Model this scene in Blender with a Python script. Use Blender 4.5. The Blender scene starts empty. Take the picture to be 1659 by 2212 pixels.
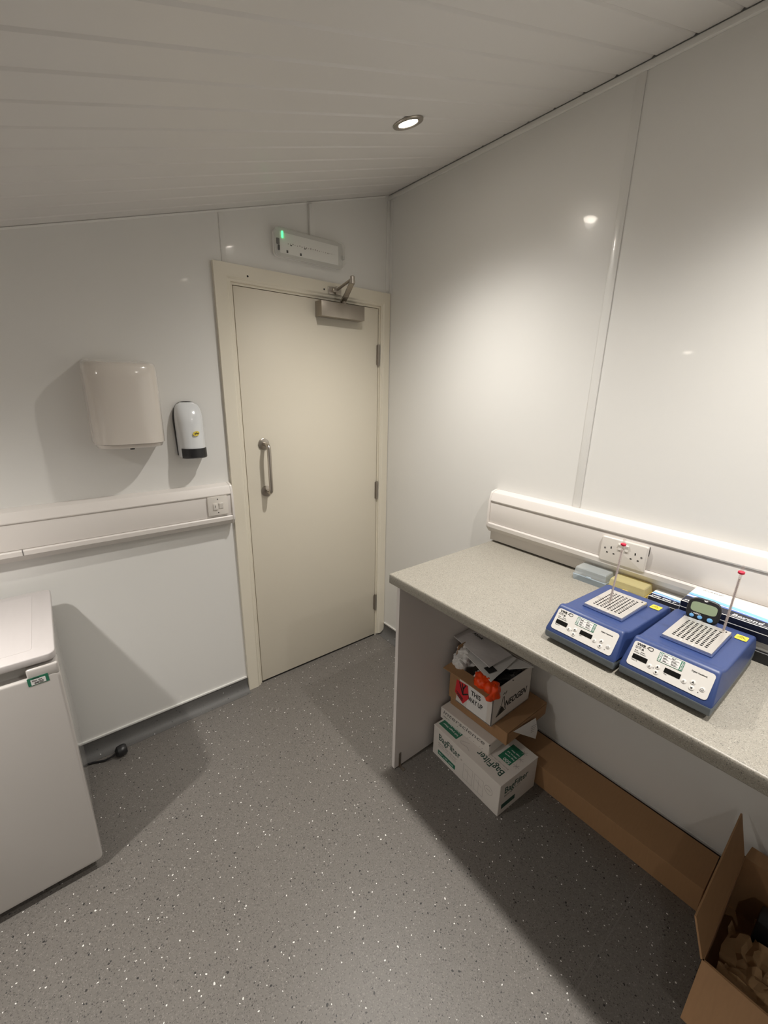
import bpy, bmesh, math, random
from mathutils import Vector, Matrix, noise
R_ = math.radians
S = bpy.context.scene
COL = S.collection
# ------------------------------------------------------------------ camera
cd = bpy.data.cameras.new('camera')
cd.sensor_fit = 'HORIZONTAL'; cd.sensor_width = 36.0
cd.lens = 907.42/1659*36.0
cd.clip_start = 0.02
cam = bpy.data.objects.new('camera', cd); COL.objects.link(cam)
cam.location = (-1.573, -1.9452, 1.582)
cam.rotation_euler = (1.2838, -0.018, -0.6732)
S.camera = cam
# ------------------------------------------------------------------ world, exposure
w = bpy.data.worlds.new('world'); S.world = w; w.use_nodes = True
w.node_tree.nodes['Background'].inputs[0].default_value = (0.01, 0.01, 0.01, 1)
w.node_tree.nodes['Background'].inputs[1].default_value = 0.2
S.view_settings.view_transform = 'Standard'; S.view_settings.look = 'None'
S.view_settings.gamma = 1.0; S.view_settings.use_curve_mapping = False
S.view_settings.exposure = 0.0
S.cycles.use_denoising = True
S.cycles.max_bounces = 12; S.cycles.diffuse_bounces = 8; S.cycles.transparent_max_bounces = 16
S.cycles.sample_clamp_indirect = 4.0
S.cycles.caustics_reflective = False; S.cycles.caustics_refractive = False
LAMP_W = 82.0                     # every downlight alike
LAMP_RGB = (1.0, 0.955, 0.89)
BEAM, SPILL = 44.5, .010          # half beam of the reflector lamps in degrees, and stray light; the gimbals hang plumb
SLOPE = 0.303; ZC = 2.521         # the ceiling falls to the left: z = ZC + SLOPE*x
LAMPS = [(-0.565, -0.775), (-0.53, -1.86), (-0.54, -2.80), (-2.15, -0.78), (-2.15, -2.80)]
CN = Vector((SLOPE, 0, -1)).normalized()        # room-side normal of the ceiling

# ------------------------------------------------------------------ materials
def mat(name, rgb, rough=.5, metal=0., spec=.5, coat=0., crough=.05, vary=None, bump=None, aniso=0.):
    m = bpy.data.materials.new(name); m.use_nodes = True
    nt = m.node_tree; p = nt.nodes['Principled BSDF']
    p.inputs['Base Color'].default_value = (*rgb, 1)
    p.inputs['Roughness'].default_value = rough; p.inputs['Metallic'].default_value = metal
    p.inputs['Specular IOR Level'].default_value = spec
    p.inputs['Coat Weight'].default_value = coat; p.inputs['Coat Roughness'].default_value = crough
    if aniso: p.inputs['Anisotropic'].default_value = aniso
    tc = None
    if vary or bump:
        tc = nt.nodes.new('ShaderNodeTexCoord')
    if vary:                       # (scale, rgb2, stretch)
        sc, rgb2, st = vary
        mp = nt.nodes.new('ShaderNodeMapping'); mp.inputs['Scale'].default_value = st
        n = nt.nodes.new('ShaderNodeTexNoise'); n.inputs['Scale'].default_value = sc; n.inputs['Detail'].default_value = 5
        mx = nt.nodes.new('ShaderNodeMix'); mx.data_type = 'RGBA'
        mx.inputs[6].default_value = (*rgb, 1); mx.inputs[7].default_value = (*rgb2, 1)
        nt.links.new(tc.outputs['Object'], mp.inputs[0]); nt.links.new(mp.outputs[0], n.inputs['Vector'])
        nt.links.new(n.outputs['Fac'], mx.inputs[0]); nt.links.new(mx.outputs[2], p.inputs['Base Color'])
    if bump:                       # (scale, strength, distance)
        sc, stg, dist = bump
        n = nt.nodes.new('ShaderNodeTexNoise'); n.inputs['Scale'].default_value = sc; n.inputs['Detail'].default_value = 3
        b = nt.nodes.new('ShaderNodeBump'); b.inputs['Strength'].default_value = stg; b.inputs['Distance'].default_value = dist
        nt.links.new(tc.outputs['Object'], n.inputs['Vector']); nt.links.new(n.outputs['Fac'], b.inputs['Height'])
        nt.links.new(b.outputs[0], p.inputs['Normal'])
    return m
def emis(name, rgb, s):
    m = bpy.data.materials.new(name); m.use_nodes = True; nt = m.node_tree
    p = nt.nodes['Principled BSDF']; p.inputs['Base Color'].default_value = (*rgb, 1)
    p.inputs['Emission Color'].default_value = (*rgb, 1); p.inputs['Emission Strength'].default_value = s
    return m
def clear(name, rgb, fac, rough=.1, body=(.8, .8, .8)):
    """thin translucent plastic or glass: tinted see-through mixed with a glossy body"""
    m = bpy.data.materials.new(name); m.use_nodes = True; nt = m.node_tree
    p = nt.nodes['Principled BSDF']; out = nt.nodes['Material Output']
    p.inputs['Base Color'].default_value = (*body, 1); p.inputs['Roughness'].default_value = rough
    t = nt.nodes.new('ShaderNodeBsdfTransparent'); t.inputs[0].default_value = (*rgb, 1)
    mx = nt.nodes.new('ShaderNodeMixShader'); mx.inputs[0].default_value = fac
    nt.links.new(t.outputs[0], mx.inputs[1]); nt.links.new(p.outputs[0], mx.inputs[2]); nt.links.new(mx.outputs[0], out.inputs[0])
    return m
def speckled(name, base, base2, layers, rough, bump=None, blot=(2.0, .5)):
    """layers: (scale, radius, share, rgb) chips of colour set in a mottled ground"""
    m = bpy.data.materials.new(name); m.use_nodes = True; nt = m.node_tree; L = nt.links; N = nt.nodes.new
    p = nt.nodes['Principled BSDF']; p.inputs['Roughness'].default_value = rough
    tc = N('ShaderNodeTexCoord')
    n = N('ShaderNodeTexNoise'); n.inputs['Scale'].default_value = blot[0]; n.inputs['Detail'].default_value = 6
    L.new(tc.outputs['Object'], n.inputs['Vector'])
    mx = N('ShaderNodeMix'); mx.data_type = 'RGBA'; mx.inputs[6].default_value = (*base, 1); mx.inputs[7].default_value = (*base2, 1)
    L.new(n.outputs['Fac'], mx.inputs[0]); cur = mx.outputs[2]
    wn = N('ShaderNodeTexNoise'); wn.inputs['Scale'].default_value = 90; L.new(tc.outputs['Object'], wn.inputs['Vector'])
    vm = N('ShaderNodeVectorMath'); vm.operation = 'SCALE'; vm.inputs['Scale'].default_value = .009
    L.new(wn.outputs['Color'], vm.inputs[0])
    va = N('ShaderNodeVectorMath'); va.operation = 'ADD'; L.new(tc.outputs['Object'], va.inputs[0]); L.new(vm.outputs[0], va.inputs[1])
    for i, (sc, rad, share, rgb) in enumerate(layers):
        off = N('ShaderNodeVectorMath'); off.operation = 'ADD'; off.inputs[1].default_value = (i*3.7, i*1.3, i*.77)
        L.new(va.outputs[0], off.inputs[0])
        v = N('ShaderNodeTexVoronoi'); v.inputs['Scale'].default_value = sc; L.new(off.outputs[0], v.inputs['Vector'])
        sp = N('ShaderNodeSeparateColor'); L.new(v.outputs['Color'], sp.inputs[0])
        # chip radius varies with the cell
        rr = N('ShaderNodeMath'); rr.operation = 'MULTIPLY'; rr.inputs[1].default_value = rad; L.new(sp.outputs[1], rr.inputs[0])
        ra = N('ShaderNodeMath'); ra.operation = 'ADD'; ra.inputs[1].default_value = rad*.5; L.new(rr.outputs[0], ra.inputs[0])
        a = N('ShaderNodeMath'); a.operation = 'LESS_THAN'; L.new(v.outputs['Distance'], a.inputs[0]); L.new(ra.outputs[0], a.inputs[1])
        b = N('ShaderNodeMath'); b.operation = 'LESS_THAN'; b.inputs[1].default_value = share; L.new(sp.outputs[0], b.inputs[0])
        c = N('ShaderNodeMath'); c.operation = 'MULTIPLY'; L.new(a.outputs[0], c.inputs[0]); L.new(b.outputs[0], c.inputs[1])
        m2 = N('ShaderNodeMix'); m2.data_type = 'RGBA'; m2.inputs[7].default_value = (*rgb, 1)
        L.new(c.outputs[0], m2.inputs[0]); L.new(cur, m2.inputs[6]); cur = m2.outputs[2]
    L.new(cur, p.inputs['Base Color'])
    if bump:
        nb = N('ShaderNodeTexNoise'); nb.inputs['Scale'].default_value = bump[0]; nb.inputs['Detail'].default_value = 2
        L.new(tc.outputs['Object'], nb.inputs['Vector'])
        bp = N('ShaderNodeBump'); bp.inputs['Strength'].default_value = bump[1]; bp.inputs['Distance'].default_value = bump[2]
        L.new(nb.outputs['Fac'], bp.inputs['Height']); L.new(bp.outputs[0], p.inputs['Normal'])
    return m

M = {}
M['wall'] = mat('wall_cladding', (.74, .735, .715), .30, coat=.16, crough=.04, bump=(3.0, .03, .02))
M['wall_far'] = mat('grey_far_wall', (.68, .665, .645), .6)
M['wall_trim'] = mat('white_pvc_trim', (.735, .73, .71), .3, coat=.2)
M['ceiling'] = mat('ceiling_pvc', (.66, .645, .63), .4, coat=.12, crough=.2)
M['void'] = mat('dark_void', (.02, .018, .016), .9)
M['door'] = mat('cream_painted_door', (.70, .655, .555), .5, vary=(3.0, (.70, .65, .545), (1, 1, 1)))
M['arch'] = mat('cream_gloss_paint', (.72, .675, .57), .3, coat=.25, crough=.1, bump=(40, .05, .003))
M['floor'] = speckled('speckled_vinyl', (.135, .125, .114), (.165, .152, .139), [
    (330, .42, .35, (.10, .092, .084)), (300, .40, .3, (.20, .185, .17)), (180, .24, .22, (.060, .055, .050)),
    (80, .14, .17, (.80, .79, .76)), (120, .15, .08, (.75, .74, .71)), (70, .15, .24, (.022, .021, .020)), (105, .17, .18, (.03, .03, .03))], .42, bump=(220, .12, .002), blot=(1.7, .5))
M['cove'] = speckled('cove_vinyl', (.098, .096, .093), (.118, .114, .110), [
    (330, .42, .35, (.09, .09, .09)), (75, .16, .12, (.5, .5, .5)), (70, .15, .2, (.03, .03, .03))], .55)
M['worktop'] = speckled('granite_laminate', (.285, .265, .225), (.315, .295, .255), [
    (620, .5, .32, (.20, .19, .165)), (560, .45, .30, (.38, .36, .315)), (300, .28, .16, (.135, .13, .115)), (240, .2, .05, (.46, .44, .40))], .4, blot=(25, .5))
M['panel'] = mat('white_melamine', (.70, .665, .65), .45)
M['trunk'] = mat('white_trunking_plastic', (.70, .665, .635), .35, coat=.1, crough=.2)
M['acc'] = mat('white_accessory_plastic', (.68, .645, .60), .28, coat=.3, crough=.1)
M['dark'] = mat('black_plastic', (.012, .012, .013), .35)
M['slot'] = mat('dark_slot', (.01, .009, .008), .8)  # near-black standing in for the shade inside the socket holes
M['steel'] = mat('brushed_steel', (.50, .46, .41), .28, metal=1.0)
M['closer'] = mat('satin_nickel', (.43, .39, .34), .42, metal=1.0, vary=(60, (.40, .36, .31), (1, 1, 12)))
M['dryer'] = mat('dryer_enamel', (.63, .585, .535), .22, coat=1.0, crough=.09)
M['soapw'] = mat('soap_cover_white', (.66, .68, .70), .15, coat=.6, crough=.04)
M['yellow'] = mat('yellow_label', (.72, .55, .05), .45)
M['lightgrey'] = mat('pale_grey_plastic', (.62, .62, .60), .4)
M['tray'] = mat('white_gear_tray', (.86, .86, .84), .35)
M['prism'] = clear('clear_diffuser', (.97, .97, .96), .14, .12, (.75, .75, .74))
M['green_led'] = emis('green_led', (.08, 1.0, .30), 2.2)
M['lens'] = emis('lamp_lens', (1.0, .93, .82), 80.0)
M['fridge'] = mat('fridge_white', (.50, .475, .455), .28, coat=.3, crough=.12)
M['fridge_top'] = mat('fridge_top_white', (.55, .52, .515), .33, vary=(9, (.52, .49, .485), (10, 1, 1)))
M['fridge_side'] = mat('fridge_side_enamel', (.48, .47, .45), .16, coat=.6, crough=.05)
M['seal'] = mat('grey_seal', (.06, .055, .055), .7)
M['green'] = mat('green_label', (.02, .16, .09), .5)
M['green_lt'] = mat('green_label_light', (.12, .35, .22), .5)
M['paper'] = mat('white_paper', (.74, .73, .72), .7, bump=(25, .25, .004))
M['mailer'] = mat('mailer_film', (.62, .59, .59), .45, bump=(14, .5, .01))
M['ink'] = mat('black_ink', (.015, .015, .015), .6)
M['ink_grey'] = mat('grey_ink', (.15, .14, .135), .6)
M['ink_green'] = mat('dark_green_ink', (.015, .06, .045), .6)
M['white_ink'] = mat('white_ink', (.8, .8, .8), .6)
M['carton_white'] = mat('white_carton', (.68, .64, .60), .6, vary=(12, (.635, .595, .56), (1, 1, 1)))
M['kraft'] = mat('brown_cardboard', (.36, .205, .10), .75, vary=(30, (.30, .17, .082), (1, 6, 1)))
M['kraft_in'] = mat('brown_cardboard_inner', (.27, .155, .078), .8, vary=(30, (.22, .125, .063), (1, 6, 1)))
M['kraft_paper'] = mat('kraft_paper', (.42, .27, .14), .7, bump=(9, .4, .02))
M['red'] = mat('red_sticker', (.60, .018, .03), .5)
M['orange'] = mat('orange_film', (.84, .06, .001), .42, coat=.1, crough=.2)
M['black_film'] = mat('black_film', (.012, .013, .015), .22)
M['blue'] = mat('blue_casing', (.030, .056, .175), .42, bump=(400, .08, .001))
M['blue_grey'] = mat('grey_blue_base', (.13, .155, .18), .5)
M['panel_face'] = mat('control_panel_film', (.66, .64, .61), .4)
M['btn'] = mat('membrane_button', (.72, .70, .67), .35)
M['screen'] = mat('black_display', (.004, .004, .004), .12)
M['alu'] = mat('aluminium_plate', (.72, .69, .66), .38, metal=.75)
M['glass'] = clear('thermometer_glass', (.97, .95, .94), .16, .05, (.72, .68, .66))
M['glass_core'] = mat('white_scale_backing', (.80, .71, .68), .4)
M['mark'] = mat('faded_scale_marks', (.34, .30, .29), .5)
M['red_cap'] = mat('red_rubber', (.55, .012, .05), .4)
M['lcd'] = mat('lcd_screen', (.26, .32, .21), .25)
M['timer_btn'] = mat('pale_blue_button', (.16, .40, .72), .4)
M['tip_blue'] = clear('pale_blue_plastic', (.88, .93, .97), .45, .2, (.62, .73, .82))
M['tip_clear'] = clear('clear_box_lid', (.96, .97, .98), .36, .2, (.74, .79, .80))
M['tip_yellow'] = clear('yellow_plastic', (.98, .90, .60), .55, .25, (.97, .76, .22))
M['tip_yellow_lid'] = clear('yellowish_box_lid', (.98, .96, .85), .42, .2, (.93, .84, .46))
M['navy'] = mat('navy_print', (.006, .008, .022), .35)
M['gloss_white'] = mat('glossy_carton_white', (.82, .81, .79), .3, coat=.3)
M['print_blue'] = mat('blue_print', (.04, .14, .52), .3, coat=.3)
M['print_sky'] = mat('sky_blue_print', (.22, .52, .78), .3, coat=.3)
M['gold'] = mat('gold_print', (.42, .25, .06), .4)

# ------------------------------------------------------------------ object helpers
def wm(o):
    m = Matrix.LocRotScale(o.location, o.rotation_euler, o.scale)
    return wm(o.parent) @ m if o.parent else m
def thing(name, label, cat, loc=(0, 0, 0), rotz=0., group=None, rot=None):
    o = bpy.data.objects.new(name, None); COL.objects.link(o); o.empty_display_size = .05
    o.location = loc; o.rotation_euler = rot or (0, 0, rotz)
    tag(o, label, cat, group); return o
def tag(o, label=None, cat=None, group=None, kind=None):
    if label: o['label'] = label
    if cat: o['category'] = cat
    if group: o['group'] = group
    if kind: o['kind'] = kind
    return o
def obj(name, bm, m, parent=None, local=False, smooth=True, angle=35, label=None, kind=None):
    """ONE mesh object; geometry given in world space unless local"""
    if parent is not None and not local:
        bm.transform(wm(parent).inverted())
    me = bpy.data.meshes.new(name); bm.to_mesh(me); bm.free()
    for mm in (m if isinstance(m, (list, tuple)) else [m]): me.materials.append(mm)
    if smooth:
        me.polygons.foreach_set('use_smooth', [True]*len(me.polygons)); me.set_sharp_from_angle(angle=R_(angle))
    o = bpy.data.objects.new(name, me); COL.objects.link(o)
    if parent is not None: o.parent = parent
    if label: o['label'] = label
    if name in ('lettering', 'status_lamp', 'warning_symbol', 'printed_lines', 'socket_outlet') and not kind: o['kind'] = 'stuff'
    if kind: o['kind'] = kind
    return o
def copy_child(o, parent, delta=None):
    c = o.copy(); COL.objects.link(c); c.parent = parent
    if delta is not None: c.location = Vector(o.location) + Vector(delta)
    for ch in list(o.children): copy_child(ch, c)
    return c
def copy_thing(root, loc, rotz=None, label=None, group=None):
    r = root.copy(); COL.objects.link(r); r.location = loc
    if rotz is not None: r.rotation_euler = (0, 0, rotz)
    if label: r['label'] = label
    if group: r['group'] = group
    for ch in list(root.children): copy_child(ch, r)
    return r
def B(): return bmesh.new()
def join(bm, t, mtx=None):
    if mtx is not None: t.transform(mtx)
    me = bpy.data.meshes.new('tmp'); t.to_mesh(me); t.free(); bm.from_mesh(me); bpy.data.meshes.remove(me)
def box(bm, x0, x1, y0, y1, z0, z1, bev=0., seg=2, mtx=None):
    t = B(); bmesh.ops.create_cube(t, size=1.)
    for v in t.verts:
        v.co = Vector(((x0+x1)/2+v.co.x*(x1-x0), (y0+y1)/2+v.co.y*(y1-y0), (z0+z1)/2+v.co.z*(z1-z0)))
    if bev: bmesh.ops.bevel(t, geom=list(t.edges), offset=bev, segments=seg, profile=.5, affect='EDGES')
    join(bm, t, mtx); return bm
def bx(*a, **k): return box(B(), *a, **k)
def prism(bm, poly, axis, a, b, bev=0., seg=2, mtx=None, caps=True):
    """poly = 2-D outline; axis x: (y,z), axis y: (x,z), axis z: (x,y); extruded a..b"""
    def P(p, c):
        return {'x': (c, p[0], p[1]), 'y': (p[0], c, p[1]), 'z': (p[0], p[1], c)}[axis]
    t = B(); va = [t.verts.new(P(p, a)) for p in poly]; vb = [t.verts.new(P(p, b)) for p in poly]; n = len(poly)
    for i in range(n): t.faces.new((va[i], va[(i+1) % n], vb[(i+1) % n], vb[i]))
    if caps: t.faces.new(list(reversed(va))); t.faces.new(vb)
    bmesh.ops.recalc_face_normals(t, faces=list(t.faces))
    if bev:
        es = [e for e in t.edges if len(e.link_faces) == 2 and e.calc_face_angle(0) > R_(25)]
        bmesh.ops.bevel(t, geom=es, offset=bev, segments=seg, profile=.5, affect='EDGES', clamp_overlap=True)
    join(bm, t, mtx); return bm
def rr(x0, x1, y0, y1, r, n=5):
    """rounded rectangle outline"""
    out = []
    for cx, cy, a0 in ((x1-r, y1-r, 0), (x0+r, y1-r, 90), (x0+r, y0+r, 180), (x1-r, y0+r, 270)):
        for i in range(n+1):
            a = R_(a0+90*i/n); out.append((cx+r*math.cos(a), cy+r*math.sin(a)))
    return out
def ell(cx, cy, a, b, n=24, rot=0.):
    c, s = math.cos(rot), math.sin(rot)
    return [(cx+a*math.cos(t)*c-b*math.sin(t)*s, cy+a*math.cos(t)*s+b*math.sin(t)*c) for t in [2*math.pi*i/n for i in range(n)]]
def tube(bm, pts, r, n=12, cap=True):
    pts = [Vector(p) for p in pts]; rs = r if isinstance(r, (list, tuple)) else [r]*len(pts)
    up = None; rings = []
    for i, p in enumerate(pts):
        d = (pts[min(i+1, len(pts)-1)]-pts[max(i-1, 0)]).normalized()
        if up is None:
            up = d.orthogonal().normalized()
        up = (up-d*up.dot(d)).normalized(); sd = d.cross(up)
        rings.append([bm.verts.new(p+(up*math.cos(2*math.pi*k/n)+sd*math.sin(2*math.pi*k/n))*rs[i]) for k in range(n)])
    for i in range(len(rings)-1):
        for k in range(n):
            bm.faces.new((rings[i][k], rings[i][(k+1) % n], rings[i+1][(k+1) % n], rings[i+1][k]))
    if cap: bm.faces.new(list(reversed(rings[0]))); bm.faces.new(rings[-1])
    bmesh.ops.recalc_face_normals(bm, faces=list(bm.faces)); return bm
def arc(c, a, b, r, t0, t1, n=8):
    """points on a circle round c in the plane of unit vectors a, b"""
    c, a, b = Vector(c), Vector(a), Vector(b)
    return [c+(a*math.cos(t0+(t1-t0)*i/n)+b*math.sin(t0+(t1-t0)*i/n))*r for i in range(n+1)]
def quadgrid(bm, P, nu, nv):
    g = [[bm.verts.new(P(i/nu, j/nv)) for j in range(nv+1)] for i in range(nu+1)]
    for i in range(nu):
        for j in range(nv): bm.faces.new((g[i][j], g[i+1][j], g[i+1][j+1], g[i][j+1]))
    return bm
def solid(bm, th):
    bmesh.ops.recalc_face_normals(bm, faces=list(bm.faces)); bmesh.ops.solidify(bm, geom=list(bm.faces), thickness=th); return bm
def frame(p, right, up):
    r = Vector(right).normalized(); u = Vector(up); u = (u-r*u.dot(r)).normalized(); n = r.cross(u)
    return Matrix(((r.x, u.x, n.x, p[0]), (r.y, u.y, n.y, p[1]), (r.z, u.z, n.z, p[2]), (0, 0, 0, 1)))
def plate(bm, F, poly, th=.0006, z0=0.):
    """thin sheet of outline poly laid on frame F, thickness outward"""
    prism(bm, poly, 'z', z0, z0+th, mtx=F); return bm
def line(bm, F, x0, y0, x1, y1, wd, th=.0005):
    d = Vector((x1-x0, y1-y0)); n = Vector((-d.y, d.x)).normalized()*wd/2
    plate(bm, F, [(x0+n.x, y0+n.y), (x0-n.x, y0-n.y), (x1-n.x, y1-n.y), (x1+n.x, y1+n.y)], th)
def words(s, size, F, ex=.0004, shear=0., bold=0., align='LEFT', width=None, spacing=1.0):
    """lettering as real flat geometry on frame F; width squeezes it to that length"""
    cu = bpy.data.curves.new('letters', 'FONT'); cu.body = s; cu.size = size; cu.shear = shear; cu.offset = bold
    cu.align_x = align; cu.extrude = ex/2; cu.resolution_u = 3; cu.space_character = spacing
    o = bpy.data.objects.new('letters', cu); COL.objects.link(o)
    dg = bpy.context.evaluated_depsgraph_get()
    me = bpy.data.meshes.new_from_object(o.evaluated_get(dg))
    bpy.data.objects.remove(o); bpy.data.curves.remove(cu)
    bm = B(); bm.from_mesh(me); bpy.data.meshes.remove(me)
    if width and bm.verts:
        xs = [v.co.x for v in bm.verts]; k = width/max(1e-6, max(xs)-min(xs)); x0 = min(xs)
        for v in bm.verts: v.co.x = (v.co.x-x0)*k
    bm.transform(F @ Matrix.Translation((0, 0, ex/2))); return bm
def crumple(bm, c, rad, amp, seed, sub=3, freq=14., flat=None):
    t = B(); bmesh.ops.create_icosphere(t, subdivisions=sub, radius=1.)
    o = Vector((seed*3.1, seed*1.7, seed*.9))
    for v in t.verts:
        d = v.co.normalized(); p = Vector((d.x*rad[0], d.y*rad[1], d.z*rad[2]))
        q = p*freq+o
        f = 1+amp*(abs(noise.noise(q))*2-.7)+amp*.5*(abs(noise.noise(q*2.3))*2-.6)
        v.co = Vector(c)+p*f
        if flat is not None and v.co.z < flat: v.co.z = flat
    join(bm, t); return bm
YW = ((1, 0, 0), (0, 0, 1))       # right/up on a face looking at -y (the door wall)
XW = ((0, -1, 0), (0, 0, 1))      # right/up on a face looking at -x (the right wall)
TP = ((0, -1, 0), (1, 0, 0))      # right/up on a top face seen from the room

# ------------------------------------------------------------------ the room
XL, YF = -2.75, -4.2
def cz(x): return ZC+SLOPE*x
fl = obj('floor', bx(XL, 0, YF, 0, -.06, 0), M['floor'], kind='structure')
obj('weld_seam', bx(XL+.05, -.2, -1.7180, -1.7155, -.001, .0004), mat('vinyl_weld', (.175, .163, .152), .4), fl, label='pale welded seam across the vinyl')
# door wall with its opening
DL, DR, DT = -.861, -.058, 1.999
bm = B(); box(bm, XL-.1, DL, 0, .1, -.06, 2.75); box(bm, DR, .1, 0, .1, -.06, 2.75); box(bm, DL, DR, 0, .1, DT, 2.75)
wb = obj('wall_back', bm, M['wall'], kind='structure')
wr = obj('wall_right', bx(0, .1, YF, 0, -.06, 2.75), M['wall'], kind='structure')
obj('wall_left', bx(XL-.1, XL, YF, 0, -.06, 2.0), M['wall_far'], kind='structure')
obj('wall_front', bx(XL-.1, .1, YF-.1, YF, -.06, 2.75), M['wall_far'], kind='structure')
# ceiling: dark void board above, tongue-and-groove planks below it
L_ = Vector((-1, 0, -SLOPE)).normalized()
def cpt(s, y, h): return Vector((0, y, ZC))+L_*s-CN*h        # s down the slope, h above the planks' face
def cprism(poly, s0, s1):
    t = B(); a = [t.verts.new(cpt(s0, p[0], p[1])) for p in poly]; b = [t.verts.new(cpt(s1, p[0], p[1])) for p in poly]; n = len(poly)
    for i in range(n): t.faces.new((a[i], a[(i+1) % n], b[(i+1) % n], b[i]))
    t.faces.new(a); t.faces.new(b); bmesh.ops.recalc_face_normals(t, faces=list(t.faces)); return t
SL = 2.75*math.sqrt(1+SLOPE**2)
ce = obj('ceiling', cprism([(.05, .014), (YF-.05, .014), (YF-.05, .05), (.05, .05)], -.05, SL+.05), M['void'], kind='structure')
PW = .1034
def plank_poly(y0, y1, g=.0068, dp=.0044):
    return [(y0, .012), (y0, dp), (y0-g*.45, dp*.45), (y0-g, 0), (y1+g, 0), (y1+g*.45, dp*.45), (y1, dp), (y1, .012)]
pk0 = obj('plank', cprism(plank_poly(0, -.080), .0135, SL), M['ceiling'], ce, angle=20)
y = -.080; first = None
while y > YF+.02:
    gap = .0016 if abs(y+1.218) < .02 else 0.
    y1 = max(y-PW, YF)
    if gap or y1 == YF:
        obj('plank', cprism(plank_poly(y-gap, y1, .0055, .0040 if gap else .003), .0135, SL), M['ceiling'], ce, angle=20)
    elif first is None:
        first = obj('plank', cprism(plank_poly(y, y1), .0135, SL), M['ceiling'], ce, angle=20); fy = y
    else:
        copy_child(first, ce, (0, y-fy, 0))
    y = y1
# white edge trims
obj('trim_1', bx(-.0125, 0, YF, 0, 2.4975, 2.5150, .002), M['wall_trim'], kind='structure')
obj('trim_2', bx(-.0045, 0, -1.2005, -1.1725, .912, 2.499, .0015), M['wall_trim'], kind='structure')
bm = B(); box(bm, -.023, 0, -.004, 0, 2.066, 2.49, .001); box(bm, -.004, 0, -.023, 0, 2.066, 2.49, .001)
obj('trim_3', bm, M['wall_trim'], kind='structure')
obj('trim_4', bx(-.887, -.868, -.003, 0, 2.066, cz(-.88)-.012, .0008), M['wall_trim'], kind='structure')
bm = B(); t = cprism([(0, -.007), (-.008, -.003), (-.008, -.001), (0, -.001)], .04, SL); join(bm, t)
obj('trim_5', bm, M['wall_trim'], kind='structure')
# coved vinyl skirting with a white capping strip
cove = [(0, 0), (.045, 0), (.045, .001), (.034, .0035), (.022, .009), (.012, .019), (.006, .033), (.004, .05), (.004, .074), (0, .074)]
bb = obj('baseboard_back', prism(B(), [(-d, z) for d, z in cove], 'x', XL, -.932), M['cove'], kind='structure')
obj('capping_strip', bx(XL, -.932, -.007, 0, .074, .084, .001), M['wall_trim'], bb)
br = obj('baseboard_right', prism(B(), [(-d, z) for d, z in cove], 'y', YF, -.02), M['cove'], kind='structure')
obj('capping_strip', bx(-.007, 0, YF, -.02, .074, .084, .001), M['wall_trim'], br)

# ------------------------------------------------------------------ door and frame
prof = [(0, 0), (0, .009), (.004, .0115), (.010, .0118), (.0135, .0150), (.018, .0178), (.0255, .0182), (.069, .0180), (.069, 0)]
bm = B(); rows = []
for o_, d_ in prof:
    orr = min(o_, .0555)
    rows.append([bm.verts.new(p) for p in ((DL-o_, -d_, 0), (DL-o_, -d_, DT+o_*.96), (DR+orr, -d_, DT+o_*.96), (DR+orr, -d_, .012 if o_ < .03 else .03))])
for a, b in zip(rows, rows[1:]):
    for i in range(3): bm.faces.new((a[i], a[i+1], b[i+1], b[i]))
bm.faces.new([r[0] for r in rows]); bm.faces.new([r[3] for r in rows]); bmesh.ops.recalc_face_normals(bm, faces=list(bm.faces))
tr = obj('trim_6', bm, M['arch'], kind='structure', angle=25)
bm = B(); box(bm, DL, DL+.0095, -.001, .1, 0, DT); box(bm, DR-.0085, DR, -.001, .1, 0, DT); box(bm, DL+.0095, DR-.0085, -.001, .1, DT-.010, DT)
box(bm, DL+.0095, DL+.03, .048, .1, 0, DT-.01); box(bm, DR-.03, DR-.0085, .048, .1, 0, DT-.01); box(bm, DL+.0095, DR-.0085, .048, .1, DT-.03, DT-.01)
obj('door_lining', bm, M['arch'], tr)
for hx, hz in ((-.788, 2.027), (-.413, 2.030)):
    obj('screw_hole', tube(B(), [(hx, -.0175, hz), (hx, -.0188, hz)], .0042, 10), M['slot'], tr, label='small dark screw hole')
door = tag(bpy.data.objects.new('door_1', None), kind='structure'); COL.objects.link(door); door.location = (-.459, 0, 0)
obj('door_leaf', bx(-.8485, -.0700, 0, .044, .009, 1.9865, .0015), M['door'], door)
obj('threshold', bx(DL, DR, .0, .1, -.01, .001), M['void'], door)
# pull handle
hx, z0, z1 = -.757, 1.082, 1.314
pts = [(hx, 0, z1)] + arc((hx, -.040, z1-.020), (0, 0, 1), (0, -1, 0), .020, 0, math.pi/2, 6) + \
      arc((hx, -.040, z0+.020), (0, -1, 0), (0, 0, -1), .020, 0, math.pi/2, 6) + [(hx, 0, z0)]
hd = obj('pull_handle', tube(B(), pts, .0098, 14), M['steel'], door, label='steel bow pull handle')
for z in (z0, z1):
    obj('rose', tube(B(), [(hx, 0, z), (hx, -.006, z), (hx, -.0075, z)], [.0265, .0265, .024], 24), M['steel'], hd)
for z in (1.754, .993, .245):
    bm = tube(B(), [(-.0685, -.005, z-.055), (-.0685, -.005, z+.055)], .0068, 10)
    box(bm, -.080, -.0685, -.0012, .002, z-.05, z+.05); box(bm, -.0685, -.060, -.0022, .001, z-.05, z+.05)
    for k in (-.024, .024): tube(bm, [(-.0685, -.005, z+k-.001), (-.0685, -.005, z+k+.001)], .0074, 10)
    obj('hinge', bm, M['steel'], door)
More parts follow.
